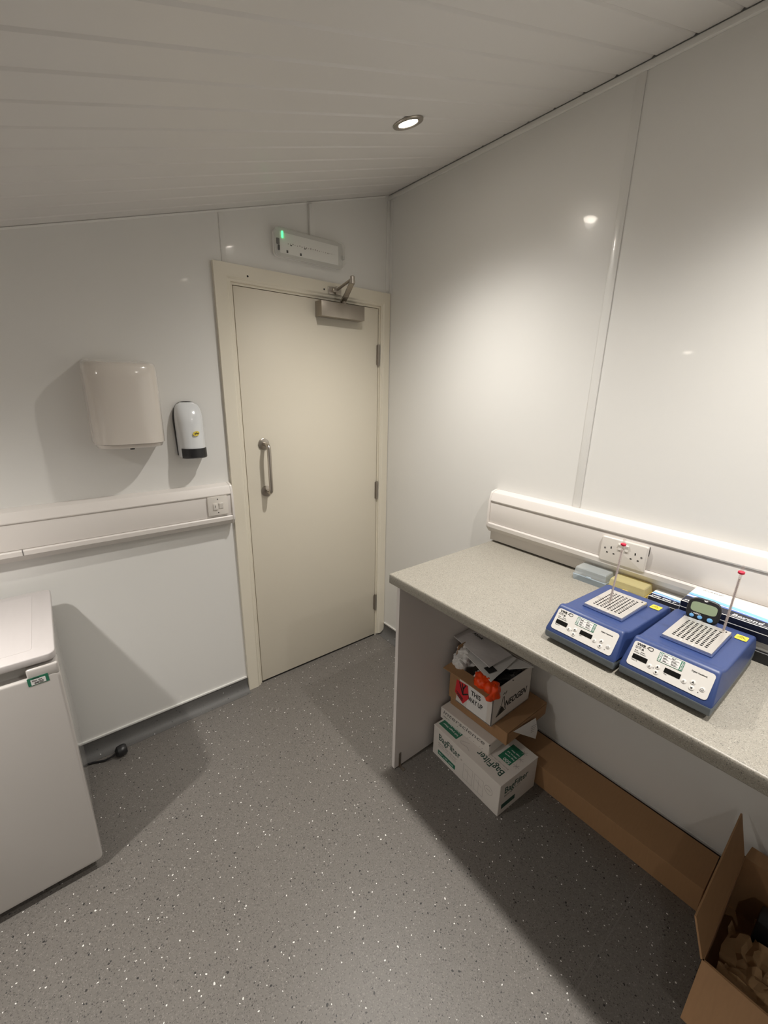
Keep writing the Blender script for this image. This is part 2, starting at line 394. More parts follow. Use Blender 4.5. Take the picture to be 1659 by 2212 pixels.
# overhead closer
clo = thing('door_closer', 'satin nickel box-shaped door closer with folded arm at top of cream door', 'door closer', (-.33, 0, 1.94))
obj('body', bx(-.452, -.203, -.060, 0, 1.907, 1.974, .0025), M['closer'], clo)
obj('end_cap', bx(-.4545, -.4515, -.0612, 0, 1.9062, 1.9748, .001), M['closer'], clo)
pv = Vector((-.310, -.032, 1.974)); el = Vector((-.400, -.238, 2.030)); sh = Vector((-.352, -.020, 2.029))
def bar(bm, a, b, wd, th):
    a, b = Vector(a), Vector(b); d = (b-a).normalized(); s = Vector((0, 0, 1)).cross(d).normalized(); u = d.cross(s)
    t = B(); bmesh.ops.create_cube(t, size=1.)
    for v in t.verts: v.co = (a+b)/2+d*v.co.x*(b-a).length+s*v.co.y*wd+u*v.co.z*th
    bmesh.ops.bevel(t, geom=list(t.edges), offset=th*.2, segments=1, affect='EDGES'); join(bm, t); return bm
mid = pv+(el-pv)*.28+Vector((0, 0, .012))
bm = bar(B(), pv+Vector((0, .012, .012)), mid, .024, .007); bar(bm, mid, el, .022, .007)
tube(bm, [pv, pv+Vector((0, 0, .020))], .012, 14)
arm = obj('main_arm', bm, M['closer'], clo)
obj('elbow_joint', tube(B(), [el+Vector((0, 0, -.009)), el+Vector((0, 0, .020)), el+Vector((0, 0, .023))], [.0105, .0105, .007], 14), M['steel'], clo)
bm = bar(B(), el+Vector((0, 0, .012)), sh+Vector((0, -.016, .004)), .012, .009)
obj('fore_arm', bm, M['closer'], clo)
bm = bx(-.392, -.318, -.024, -.018, 2.014, 2.046, .003); box(bm, -.375, -.335, -.040, -.02, 2.020, 2.040, .006); tube(bm, [(-.352, -.036, 2.012), (-.352, -.036, 2.048)], .007, 12)
obj('arm_shoe', bm, M['steel'], clo)

# ------------------------------------------------------------------ emergency light with its conduit
em = thing('emergency_light', 'long clear bulkhead emergency light with green indicator above the door', 'emergency light', (-.487, 0, 2.18))
F = frame((0, 0, 0), *YW)
ex0, ex1, ez0, ez1 = -.660, -.314, 2.128, 2.236
obj('back_tray', prism(B(), rr(ex0, ex1, ez0, ez1, .018, 5), 'y', 0, -.026, .002), M['tray'], em)
obj('gear_plate', bx(ex0+.022, ex1-.024, -.030, -.026, ez0+.014, ez1-.014, .001), M['tray'], em)
bm = B(); o1 = rr(ex0, ex1, ez0, ez1, .018, 5); o2 = rr(ex0+.004, ex1-.004, ez0+.004, ez1-.004, .016, 5); o3 = rr(ex0+.012, ex1-.012, ez0+.012, ez1-.012, .012, 5)
rings = [[bm.verts.new((p[0], yy, p[1])) for p in o] for o, yy in ((o1, -.026), (o1, -.045), (o2, -.056), (o3, -.062))]
for a, b in zip(rings, rings[1:]):
    for i in range(len(a)): bm.faces.new((a[i], a[(i+1) % len(a)], b[(i+1) % len(a)], b[i]))
bm.faces.new(rings[-1]); bmesh.ops.recalc_face_normals(bm, faces=list(bm.faces))
obj('diffuser_cover', bm, M['prism'], em)
obj('cover_rim', prism(B(), rr(ex0-.002, ex1+.002, ez0-.002, ez1+.002, .019, 5), 'y', -.022, -.029, .001), M['lightgrey'], em)
random.seed(4); bm = B()
for i in range(22):
    x = ex0+.06+i*.0112; box(bm, x, x+random.uniform(.002, .005), -.0306, -.030, 2.181+random.uniform(-.002, .002), 2.184+random.uniform(-.001, .003))
obj('led_strip', bm, M['mark'], em, kind='stuff')
obj('indicator_lamp', bx(ex0+.030, ex0+.038, -.035, -.030, ez1-.036, ez1-.010, .002), M['green_led'], em, label='glowing green indicator')
for x, z in ((ex0+.052, 2.146), (ex0+.118, 2.146)):
    obj('fixing_hole', bx(x, x+.008, -.0312, -.030, z, z+.010), M['slot'], em)
for x, z in ((ex0+.072, 2.176), (ex0+.140, 2.176)):
    obj('fixing_hole', bx(x, x+.007, -.0312, -.030, z, z+.004), M['slot'], em)
bm = bx(ex0+.006, ex0+.020, -.034, -.026, 2.172, 2.196, .003); obj('cable_gland', bm, M['ink_grey'], em)
obj('cable_gland', bx(ex0+.012, ex0+.019, -.036, -.026, 2.150, 2.170, .002), M['dark'], em)
obj('end_clip', bx(ex1-.004, ex1+.004, -.044, -.026, 2.168, 2.188, .002), M['lightgrey'], em)
tag(obj('conduit', bx(-.478, -.453, -.016, 0, 2.236, 2.369, .0015), M['wall_trim']), 'narrow white cable conduit running up from the emergency light to the ceiling', 'conduit')

# ------------------------------------------------------------------ dado trunking left
def trunk_prof():
    return [(0, .966), (.034, .960), (.0565, .984), (.0575, 1.000), (.0545, 1.0045), (.0485, 1.0050), (.0475, 1.0075), (.0485, 1.0950), (.0470, 1.0985), (.0470, 1.1020), (.0525, 1.1040), (.0535, 1.1080),
            (.0440, 1.1360), (.0405, 1.1420), (.0150, 1.1490), (0, 1.1500)]
TPF = trunk_prof()
def trunk_parts(root, axis, a, b, cap_at, cap_dir):
    f = (lambda pts: [(-max(d, .0006), z) for d, z in pts])
    low = TPF[:5]+[(.046, 1.0045), (0, 1.0045)]
    obj('lower_cover', prism(B(), f([(0, .966)]+low[1:]), axis, a, b), M['trunk'], root, angle=25)
    obj('lid', prism(B(), f([(0, 1.0058), (.0482, 1.0058), (.0488, 1.0075), (.0488, 1.0970), (.0482, 1.0992), (0, 1.0992)]), axis, a, b), M['trunk'], root, angle=25)
    obj('upper_cover', prism(B(), f([(0, 1.0993), (.0472, 1.0993)]+TPF[9:]), axis, a, b), M['trunk'], root, angle=25)
    out = [(0, .963), (.035, .957), (.0585, .983), (.0595, 1.0), (.0575, 1.05), (.0550, 1.106), (.0455, 1.1375), (.0415, 1.1442), (.0155, 1.1512), (0, 1.1522)]
    obj('end_cap', prism(B(), f(out), axis, cap_at, cap_at+cap_dir*.010, .001, 1), M['trunk'], root, angle=25)
tl = thing('dado_trunking', 'white dado trunking along the wall left of the door', 'trunking', (-1.8, 0, 1.05))
trunk_parts(tl, 'x', XL+.001, -.950, -.950, 1)
obj('joint_seam', prism(B(), [(-d, z) for d, z in ((.0555, .984), (.0582, .984), (.0586, 1.0), (.0560, 1.0052), (.05, 1.0052), (.05, 1.0))], 'x', -1.703, -1.7005), M['ink_grey'], tl)
t2 = thing('dado_trunking', 'white dado trunking along the right wall above the speckled worktop', 'trunking', (0, -2.4, 1.05))
trunk_parts(t2, 'y', YF+.001, -.823, -.823, 1)
obj('backing_board', bx(-.022, -.0006, YF+.001, -.815, .914, .966, .001), M['trunk'], t2)
# switched spur in the left trunking
F = frame((-1.013, -.0488, 1.059), *YW)
sp = thing('fused_spur', 'square white switched fused spur at the right end of the left trunking', 'switch', (-1.013, -.0488, 1.059))
obj('face_plate', prism(B(), rr(-.0435, .0435, -.0435, .0435, .004, 3), 'z', 0, .009, .0018, 2, mtx=F), M['acc'], sp)
obj('fuse_holder', prism(B(), rr(-.0215, -.0025, -.017, .013, .003, 3), 'z', .009, .0125, .001, 2, mtx=F), M['acc'], sp)
obj('fuse_slot', bx(-.0132, -.0112, -.007, .004, .0125, .0129, mtx=F), M['slot'], sp)
obj('rocker', prism(B(), [(-.013, .009), (-.013, .0115), (.000, .0122), (.010, .0150), (.013, .0140), (.013, .009)], 'x', .0045, .022, .0008, 1, mtx=F), M['acc'], sp)
for z in (.031, -.031):
    obj('screw', tube(B(), [F @ Vector((.0, z, .0088)), F @ Vector((.0, z, .0095))], .0026, 10), M['slot'], sp)
# twin socket in the right trunking
so = thing('twin_socket', 'white double plug socket in the trunking behind the blue heat blocks', 'socket', (-.0488, -1.402, 1.044))
F = frame((-.0492, -1.402, 1.044), *XW)
obj('face_plate', prism(B(), rr(-.0765, .0765, -.049, .0435, .006, 4), 'z', 0, .0115, .004, 3, mtx=F), M['acc'], so)
for s in (-1, 1):
    cx = s*.040
    bm = B()
    box(bm, cx-.002, cx+.002, .004, .012, .0115, .0119, mtx=F); box(bm, cx-.0145, cx-.0085, -.0145, -.0105, .0115, .0119, mtx=F); box(bm, cx+.0085, cx+.0145, -.0145, -.0105, .0115, .0119, mtx=F)
    obj('socket_outlet', bm, M['slot'], so)
    obj('screw', tube(B(), [F @ Vector((s*.0605, .002, .0113)), F @ Vector((s*.0605, .002, .0121))], .0034, 12), M['ink_grey'], so)
    obj('rocker', prism(B(), [(.008, .0115), (.008, .0150), (.018, .0135), (.029, .0180), (.031, .0160), (.031, .0115)], 'x', s*.011-.006, s*.011+.006, .0008, 1, mtx=F), M['acc'], so)
obj('side_gap', bx(.0766, .0780, .010, .043, -.001, .0006, mtx=F), M['slot'], so)

# ------------------------------------------------------------------ hand dryer and soap dispenser
dr = thing('hand_dryer', 'cream white curved hand dryer on the wall left of the soap dispenser', 'hand dryer', (-1.318, 0, 1.36))
def dsec(hw, dp, n=12, e=3.2):
    out = [(-hw, 0.)]
    for i in range(n+1):
        t = math.pi*(1-i/n); c, s = math.cos(t), math.sin(t)
        out.append((math.copysign(abs(c)**(2/e), c)*hw, -.05-(dp-.05)*abs(s)**(2/e)))
    out.append((hw, 0.)); return out
def loft(secs, cx):
    """secs: (z, half width, depth[, front drop]) ; outline D-shaped; closed"""
    bm = B(); R = []
    for s in secs:
        z, hw, dp = s[:3]; dz = s[3] if len(s) > 3 else 0.
        R.append([bm.verts.new((cx+p[0], p[1], z-dz*max(0, -p[1]-.02)/max(dp, 1e-4))) for p in dsec(hw, dp)])
    for a, b in zip(R, R[1:]):
        n = len(a)
        for i in range(n): bm.faces.new((a[i], a[(i+1) % n], b[(i+1) % n], b[i]))
    bm.faces.new(list(reversed(R[0]))); bm.faces.new(R[-1]); bmesh.ops.recalc_face_normals(bm, faces=list(bm.faces)); return bm
cxd = -1.318
obj('cover', loft([(1.366, .1175, .152), (1.42, .1180, .153), (1.60, .1185, .153), (1.640, .1180, .150, .004), (1.654, .1145, .144, .008), (1.662, .108, .134, .012), (1.665, .098, .120, .013)], cxd), M['dryer'], dr, angle=40)
obj('air_outlet', loft([(1.345, .100, .128, -.004), (1.348, .108, .138, -.004), (1.3645, .1135, .147)], cxd), M['dryer'], dr, angle=40)
obj('sensor_eye', tube(B(), [(-1.322, -.118, 1.3495), (-1.322, -.118, 1.3435)], .008, 12), M['dark'], dr, label='dark sensor under the outlet')
sd = thing('soap_dispenser', 'small white soap dispenser with black push bar on wall beside the door', 'soap dispenser', (-1.088, 0, 1.29))
cxs = -1.088
def shell(zs, grow=0., dmul=1., front=True):
    bm = B(); R = []
    for z in zs:
        t = (z-1.288)/.222
        hw = (.056-.004*(1-t))*min(1., math.sqrt(max(0., 1-((t-.66)/.345)**2 if t > .66 else 1.))**.42)+grow if t < 1.005 else .002
        dp = (.092-.030*t-.015*max(0, .12-t)/.12)*dmul
        if t > .62: dp *= max(.35, math.sqrt(max(0, 1-((t-.62)/.40)**2))**.8)
        R.append((z, max(hw, .004), dp))
    pts = []
    for z, hw, dp in R:
        ring = []
        for i in range(17):
            a = math.pi*(1-i/16); c, s = math.cos(a), math.sin(a)
            ring.append(bm.verts.new((cxs+math.copysign(abs(c)**.75, c)*hw, -.012-(dp-.012)*abs(s)**.75, z)))
        pts.append(ring)
    for a, b in zip(pts, pts[1:]):
        for i in range(16): bm.faces.new((a[i], a[i+1], b[i+1], b[i]))
    bm.faces.new(pts[0]); bm.faces.new(list(reversed(pts[-1])))
    bmesh.ops.recalc_face_normals(bm, faces=list(bm.faces)); return bm
zs = [1.288+.222*(i/22) for i in range(23)]
obj('cover', shell(zs), M['soapw'], sd, angle=50)
bp_ = []
for i in range(25):
    a = math.pi*i/24; bp_.append((cxs+.0585*math.copysign(abs(math.cos(a))**.7, math.cos(a)), 1.428+.086*abs(math.sin(a))**.85))
bp_ = bp_+[(cxs-.0535, 1.292), (cxs-.045, 1.286), (cxs+.045, 1.286), (cxs+.0535, 1.292)]
obj('back_plate', prism(B(), bp_, 'y', 0, -.0135, .001, 1), M['dark'], sd, angle=40)
bm = B(); rows = []
for z in (1.2845, 1.289, 1.30, 1.315, 1.3255):
    ring = []
    for i in range(11):
        a = math.pi*(1-(i/10*.68+.16)); c, s = math.cos(a), math.sin(a)
        dp = (.0955-.028*(z-1.288)/.222) if z > 1.287 else .088
        ring.append(bm.verts.new((cxs+math.copysign(abs(c)**.75, c)*.055, -.012-(dp-.012)*abs(s)**.75, z)))
    rows.append(ring)
for a, b in zip(rows, rows[1:]):
    for i in range(10): bm.faces.new((a[i], a[i+1], b[i+1], b[i]))
solid(bm, .008)
obj('push_bar', bm, M['dark'], sd, angle=50, label='black push bar')
F = frame((cxs+.008, -.0800, 1.386), (1, .10, 0), (0, .20, 1))
obj('logo_badge', plate(B(), F, ell(0, 0, .0135, .0095, 24, .35), .004), M['yellow'], sd, label='yellow oval badge')
obj('lettering', words('phs', .012, F @ Matrix.Translation((.001, -.003, .0042)), bold=.0004, align='CENTER'), M['ink'], sd)

# ------------------------------------------------------------------ fridge and its plug
fr = thing('fridge', 'white undercounter fridge against the wall at the left edge of the picture', 'fridge', (-1.92, -.31, 0))
fx0, fx1 = -2.205, -1.650
obj('body', bx(fx0+.006, fx1-.008, -.498, -.055, .016, .822, .006, 3), M['fridge_side'], fr)
tp = rr(fx0, fx1, -.558, -.070, .022, 6)
obj('worktop_lid', prism(B(), tp, 'z', .8215, .845, .004, 3), M['fridge_top'], fr)
obj('lid_panel', prism(B(), rr(fx0+.05, fx1-.052, -.51, -.105, .01, 3), 'z', .845, .8457, .0005, 1), M['fridge_top'], fr)
dp = rr(fx0, fx1, .036, .783, .016, 5)
bm = prism(B(), dp, 'y', -.560, -.505, .006, 3)
box(bm, -1.722, fx1, -.560, -.505, .775, .812, .006, 3); box(bm, fx0, -2.13, -.560, -.505, .775, .812, .006, 3)
obj('door', bm, M['fridge'], fr)
obj('handle_recess', prism(B(), [(-.528, .775), (-.520, .812), (-.508, .812), (-.508, .775)], 'x', -2.14, -1.716), M['fridge_side'], fr, label='scooped handle recess under the lid')
obj('seal', bx(fx0+.012, fx1-.012, -.507, -.495, .04, .818), M['seal'], fr)
for x in (fx0+.05, fx1-.05):
    for y in (-.47, -.09): obj('foot', tube(B(), [(x, y, 0), (x, y, .018)], .016, 12), M['dark'], fr)
F = frame((-1.6995, -.5601, .7735), (1, 0, .03), (0, 0, 1))
st = obj('asset_sticker', plate(B(), F, rr(-.0235, .0235, -.0125, .0125, .001, 2), .0005), M['green'], fr, label='green bordered date sticker')
obj('writing_panel', plate(B(), F, rr(-.0165, .0165, -.0105, .0062, .0005, 2), .0008), M['paper'], st)
bm = words('TESTED', .0045, F @ Matrix.Translation((-.012, .0075, .0006))); join(bm, words('Date  due', .0055, F @ Matrix.Translation((-.014, .0005, .0009)), shear=.3)); join(bm, words('04/22', .0090, F @ Matrix.Translation((-.010, -.0085, .0009)), shear=.25, bold=.0001))
obj('lettering', bm, M['ink'], st)
pg = thing('mains_plug', 'black three pin mains plug lying on the floor beside the fridge', 'plug', (-1.53, -.078, 0))
bm = B()
prof = [(0, .010), (.004, .016), (.010, .0225), (.022, .0245), (.036, .0235), (.044, .018), (.046, 0.)]
R = []
for u, r in prof: R.append((Vector((-1.558+u, -.080+u*.10, .024)), r))
tube(bm, [p for p, r in R], [max(r, .003) for p, r in R], 16)
obj('plug_body', bm, M['dark'], pg)
obj('cord', tube(B(), [(-1.552, -.080, .023), (-1.572, -.083, .016), (-1.60, -.075, .0065), (-1.64, -.056, .0055), (-1.67, -.050, .0055)], .0042, 8), M['dark'], pg)
for z in (-.009, .009):
    obj('pin', bx(-1.530+z-.003, -1.530+z+.003, -.060, -.038, .016, .020, .0008, 1), M['steel'], pg)

# ------------------------------------------------------------------ worktop and end panel
WT = .908
wt = tag(obj('worktop', prism(B(), [(-.005, .868), (-.634, .868), (-.638, .872), (-.638, .902), (-.6365, .9060), (-.632, WT), (-.005, WT)], 'y', -4.0, -.8245, .0008, 1), M['worktop']),
         'speckled grey beige laminate worktop along the right wall', 'worktop')
ep = thing('end_panel', 'white upright end panel carrying the near left end of the worktop', 'panel', (-.32, -.866, 0))
obj('board', bx(-.626, -.008, -.8745, -.8575, .004, .868, .0006, 1), M['panel'], ep)
bm = bx(-.602, -.590, -.8765, -.8743, .004, .072); box(bm, -.602, -.590, -.905, -.8743, .0, .003)
obj('floor_bracket', bm, M['steel'], ep, label='small dark metal floor bracket')

# ------------------------------------------------------------------ heat blocks on the worktop
def heat_block(loc, rz, label):
    """local: x 0 = front foot, +x to the back, y centred, z 0 = worktop"""
    t = thing('heat_block', label, 'heat block', loc, rz, group='blue dry block heaters')
    hw = .0965
    base = [(.004, .010), (.000, .020), (-.001, .033), (.06, .030), (.13, .027), (.21, .027), (.29, .034), (.335, .042), (.338, .024), (.325, .012), (.29, .008), (.20, .014), (.12, .014), (.05, .008)]
    obj('base', prism(B(), base, 'y', -hw+.002, hw-.002, .0025, 2), M['blue_grey'], t, local=True, angle=30)
    # blue casing: lofted so that the sides lean in
    side = [(.000, .0325), (.002, .040), (.041, .0945), (.0455, .0985), (.051, .1000), (.058, .0985), (.072, .0925), (.092, .0895), (.318, .0830), (.328, .0805), (.334, .074), (.339, .0415), (.29, .033), (.21, .026), (.13, .026), (.06, .029)]
    bm = B(); ca, cb = [], []
    for s, lst in ((-1, ca), (1, cb)):
        for x, z in side:
            lean = .0085*max(0, (z-.035))/.065
            lst.append(bm.verts.new((x, s*(hw-lean), z)))
    n = len(side)
    for i in range(n): bm.faces.new((ca[i], ca[(i+1) % n], cb[(i+1) % n], cb[i]))
    bm.faces.new(list(reversed(ca))); bm.faces.new(cb); bmesh.ops.recalc_face_normals(bm, faces=list(bm.faces))
    es = [e for e in bm.edges if abs(e.verts[0].co.y-e.verts[1].co.y) < .02]
    bmesh.ops.bevel(bm, geom=es, offset=.0075, segments=4, profile=.5, affect='EDGES', clamp_overlap=True)
    obj('casing', bm, M['blue'], t, local=True, angle=40)
    for x in (.035, .30):
        for y in (-.075, .075): obj('foot', tube(B(), [(x, y, 0), (x, y, .016)], .010, 10), M['dark'], t, local=True)
    # sloping control panel
    F = frame((.0215, 0, .0675), (0, -1, 0), (.039, 0, .0545))
    F = F @ Matrix.Translation((0, 0, .0004))
    pn = obj('control_panel', plate(B(), F, rr(-.0825, .0825, -.0305, .0300, .007, 5), .0010), M['panel_face'], t, local=True)
    Fp = F @ Matrix.Translation((0, 0, .0011))
    for x, y in ((-.0590, -.0072), (.0100, -.0070)):
        obj('display', plate(B(), Fp, rr(x-.0162, x+.0162, y-.0058, y+.0058, .001, 2), .0004), M['screen'], pn, local=True)
    bm = words('VWR', .0085, Fp @ Matrix.Translation((-.0760, .0205, 0)), shear=.1, bold=.0004)
    join(bm, words('Temp  °C', .0032, Fp @ Matrix.Translation((-.0745, -.0170, 0)))); join(bm, words('Time', .0032, Fp @ Matrix.Translation((-.0050, -.0165, 0))))
    join(bm, words('CAUTION', .0028, Fp @ Matrix.Translation((-.0770, .0165, 0)))); join(bm, words('HOT TOP', .0028, Fp @ Matrix.Translation((-.0770, .0130, 0))))
    for i, s in enumerate(('Set', 'Heat', 'Actual', 'Remain')): join(bm, words(s, .0032, Fp @ Matrix.Translation((-.0722+.0130*(i % 2), .0066-.0042*(i//2), 0))))
    join(bm, words('Digital Heatblock', .0042, Fp @ Matrix.Translation((.0400, .0165, 0)), bold=.00008))
    # swoosh after the maker's letters
    pts = [(-.0530+.014*math.sin(a*.5)*.9, .0235+.004*math.sin(a)) for a in [i*math.pi/8 for i in range(17)]]
    for a, b in zip(pts, pts[1:]): line(bm, Fp, a[0], a[1], b[0], b[1], .0011)
    plate(bm, Fp, [(-.0545, .0210), (-.0505, .0270), (-.046, .0277), (-.051, .0240)], .0004)
    for x, y in ((-.0740, .0078), (-.0610, .0078), (-.0740, .0036), (-.0610, .0036)): plate(bm, Fp, ell(x, y, .0011, .0011, 8), .0004)
    plate(bm, Fp, [(-.0632, .0125), (-.0572, .0125), (-.0602, .0182)], .0004)
    obj('lettering', bm, M['ink'], pn, local=True)
    for x, y, k in ((-.0347, -.0136, 't'), (-.0195, -.0081, 'u'), (-.0188, -.0212, 'd'), (.0347, -.0120, 't'), (.0503, -.0055, 'u'), (.0515, -.0186, 'd'), (.0695, -.0115, 'p')):
        b = obj('button', tube(B(), [Fp @ Vector((x, y, 0)), Fp @ Vector((x, y, .0010)), Fp @ Vector((x, y, .0014))], [.0050, .0048, .0040], 16), M['btn'], pn, local=True)
        Fb = Fp @ Matrix.Translation((x, y, .00145)); g = B()
        if k == 'u': plate(g, Fb, [(-.0026, -.0020), (.0026, -.0020), (0, .0028)], .0003)
        elif k == 'd': plate(g, Fb, [(-.0026, .0020), (0, -.0028), (.0026, .0020)], .0003)
        elif k == 't':
            join(g, words('on', .0030, Fb @ Matrix.Translation((-.0022, .0004, 0)))); join(g, words('off', .0030, Fb @ Matrix.Translation((-.0024, -.0026, 0))))
        else:
            pp = [(.0026*math.sin(a), .0026*math.cos(a)) for a in [R_(40+280*i/12) for i in range(13)]]
            for a, c in zip(pp, pp[1:]): line(g, Fb, a[0], a[1], c[0], c[1], .0007, .0003)
            line(g, Fb, 0, .0002, 0, .0036, .0007, .0003)
        # symbols belong to the lettering level: join into one mesh per button
        me = b.data; bmm = B(); bmm.from_mesh(me)
        nf = len(bmm.faces); join(bmm, g); bmm.faces.ensure_lookup_table()
        for f in bmm.faces[nf:]: f.material_index = 1
        bmm.to_mesh(me); bmm.free(); me.materials.append(M['ink'])
    dots = B()
    for x, y in ((-.0268, -.0142), (.0645, -.0212)): plate(dots, Fp, ell(x, y, .0009, .0009, 8), .0004)
    obj('status_lamp', dots, M['ink'], pn, local=True)
    # test sticker: green ends, written panel
    Fs = Fp @ Matrix.Translation((-.0010, .0163, .0001))
    stk = obj('test_sticker', plate(B(), Fs, rr(-.0255, .0255, -.0110, .0115, .001, 2), .0004), M['green'], t, local=True, label='green edged PASSED test sticker')
    obj('writing_panel', plate(B(), Fs, [(-.0185, -.0101), (.0185, -.0101), (.0185, .0106), (-.0185, .0106)], .0006), M['paper'], stk, local=True)
    bm = B()
    for i, (a, b) in enumerate(((-.017, -.002), (0, .016), (-.016, -.004), (.001, .015), (-.016, -.002), (.002, .016))):
        yy = .0072-.0062*(i//2); join(bm, words(('Date', 'PAT', 'Item', '04/22', 'Test', 'Ref 21')[i], .0042, Fs @ Matrix.Translation((a, yy-.001, .0007)), shear=.2))
        line(bm, Fs @ Matrix.Translation((0, 0, .0006)), a, yy-.002, b, yy-.002, .0003)
    obj('lettering', bm, M['ink'], stk, local=True)
    Fv = Fs @ Matrix.Rotation(math.pi/2, 4, 'Z')
    bm = words('PASSED', .0062, Fv @ Matrix.Translation((-.0100, .0198, .0005)), bold=.0002, width=.0205)
    join(bm, words('TESTED', .0058, Fv @ Matrix.Translation((-.0097, -.0245, .0005)), bold=.0001, width=.0195))
    obj('lettering', bm, M['white_ink'], stk, local=True)
    # heated block: raised blue collar, aluminium plate with 8 x 12 wells
    px0, px1, py0, py1 = .110, .262, -.0515, .0515
    obj('collar', bx(px0-.003, px1+.003, py0-.003, py1+.003, .078, .0925, .002, 2), M['blue'], t, local=True)
    zp = .0985; bm = B()
    nx, ny, pt, rw = 12, 8, .0098, .0034
    cx0 = (px0+px1)/2-pt*nx/2; cy0 = -pt*ny/2
    vv = {}
    def V(x, y, z):
        k = (round(x, 5), round(y, 5), round(z, 5))
        if k not in vv: vv[k] = bm.verts.new((x, y, z))
        return vv[k]
    for i in range(nx):
        for j in range(ny):
            cx, cy = cx0+(i+.5)*pt, cy0+(j+.5)*pt; h = pt/2
            o8 = [(cx+a*h, cy+b*h) for a, b in ((1, 0), (1, 1), (0, 1), (-1, 1), (-1, 0), (-1, -1), (0, -1), (1, -1))]
            i8 = [(cx+rw*math.cos(R_(45*k)), cy+rw*math.sin(R_(45*k))) for k in range(8)]
            for k in range(8):
                k2 = (k+1) % 8
                bm.faces.new((V(*o8[k], zp), V(*o8[k2], zp), V(*i8[k2], zp), V(*i8[k], zp)))
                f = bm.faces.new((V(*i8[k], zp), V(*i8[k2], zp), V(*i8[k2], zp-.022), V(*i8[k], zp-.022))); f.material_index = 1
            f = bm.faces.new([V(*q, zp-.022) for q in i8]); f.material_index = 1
    gx0, gx1, gy0, gy1 = cx0, cx0+pt*nx, cy0, cy0+pt*ny
    xs, ys = [px0, gx0, gx1, px1], [py0, gy0, gy1, py1]
    for i in range(3):
        for j in range(3):
            if i == 1 and j == 1: continue
            bm.faces.new([bm.verts.new(q) for q in ((xs[i], ys[j], zp), (xs[i+1], ys[j], zp), (xs[i+1], ys[j+1], zp), (xs[i], ys[j+1], zp))])
    for a, b in (((px0, py0), (px1, py0)), ((px1, py0), (px1, py1)), ((px1, py1), (px0, py1)), ((px0, py1), (px0, py0))):
        bm.faces.new([bm.verts.new(q) for q in ((*a, zp), (*b, zp), (*b, .0918), (*a, .0918))])
    bmesh.ops.recalc_face_normals(bm, faces=list(bm.faces))
    obj('well_plate', bm, [M['alu'], mat('well_bore_shade', (.09, .085, .08), .6)], t, local=True, angle=20, label='aluminium plate drilled with rows of wells')  # darker bore colour paints in the shade down the wells
    obj('probe_hole', plate(B(), Matrix.Translation((.252, -.043, zp)), ell(0, 0, .004, .0018, 12), .0003), M['slot'], t, local=True)
    for y in (-.012, .0125):
        obj('scribe_line', bx(px0+.001, gx0-.003, y-.0004, y+.0004, zp, zp+.0002), M['white_ink'], t, local=True)
    Fw = frame((.281, -.070, .0850), (0, -1, 0), (1, 0, -.03))
    ws = obj('warning_sticker', plate(B(), Fw, rr(-.0125, .0125, -.0150, .0150, .003, 3), .0005), M['yellow'], t, local=True, label='yellow hot surface sticker')
    bm = B(); Fx = Fw @ Matrix.Translation((0, 0, .0005))
    for a, b in (((-.009, -.007), (0, .009)), ((0, .009), (.009, -.007))): line(bm, Fx, *a, *b, .0008)
    for k in (-.003, 0, .003): line(bm, Fx, k, -.004, k+.001, .002, .0007)
    obj('warning_symbol', bm, M['ink'], ws, local=True)
    return t
HB1 = heat_block((-.5625, -1.5160, WT), R_(-2.0), 'left blue dry block heater with thermometer standing amid its wells')
HB2 = heat_block((-.5600, -1.7150, WT), R_(-1.0), 'right blue dry block heater with thermometer at the back corner and timer')

def thermometer(a, b, label):
    t = thing('thermometer', label, 'thermometer', a, group='glass thermometers')
    a, b = Vector(a), Vector(b); d = (b-a).normalized()
    obj('glass_stem', tube(B(), [a, a+d*.004, b-d*.003, b], [.0022, .0034, .0034, .0020], 12), M['glass'], t)
    obj('scale_backing', tube(B(), [a+d*.006, b-d*.035], .0021, 8), M['glass_core'], t)
    c = b-d*.019
    obj('cap_ring', tube(B(), [c-d*.0035, c-d*.0022, c+d*.0022, c+d*.0035], [.0045, .0068, .0068, .0045], 16), M['red_cap'], t, label='red rubber ring near the top')
    bm = B(); s = Vector((-1, -.2, 0)).normalized(); n = 26
    for i in range(n):
        p = a+d*(.03+i*.0052)+s*.0034; wd = .0022 if i % 5 == 0 else .0013
        r = d.cross(s); q = [p+r*wd, p-r*wd, p-r*wd+d*.0005, p+r*wd+d*.0005]
        bm.faces.new([bm.verts.new(v) for v in q])
    solid(bm, .0003)
    obj('graduation_marks', bm, M['mark'], t, kind='stuff')
thermometer((-.392, -1.5125, WT+.0985), (-.402, -1.5235, 1.208), 'glass thermometer with red ring standing in the left heat block')
thermometer((-.318, -1.7575, WT+.0985), (-.338, -1.7640, 1.197), 'glass thermometer with red ring at the back right corner of the right heat block')

# digital timer leaning behind the right plate
tm = thing('digital_timer', 'black digital timer with three blue buttons leaning on the right heat block', 'timer', (-.282, -1.702, WT+.087))
F = frame((-.288, -1.702, WT+.0875), (.08, -1, 0), (.36, 0, 1)) @ Matrix.Translation((0, .0335, 0))
out = []
for i in range(48):
    a = 2*math.pi*i/48; c, s = math.cos(a), math.sin(a)
    out.append((.0370*math.copysign(abs(c)**.55, c), .0325*math.copysign(abs(s)**.62, s)))
obj('body', prism(B(), out, 'z', -.014, .001, .004, 3, mtx=F), M['dark'], tm, angle=40)
scr = []
for i in range(32):
    a = 2*math.pi*i/32; c, s = math.cos(a), math.sin(a)
    scr.append((.0285*math.copysign(abs(c)**.4, c), .0065+.0135*math.copysign(abs(s)**.5, s)))
obj('screen', plate(B(), F @ Matrix.Translation((0, 0, .001)), scr, .0008), M['lcd'], tm)
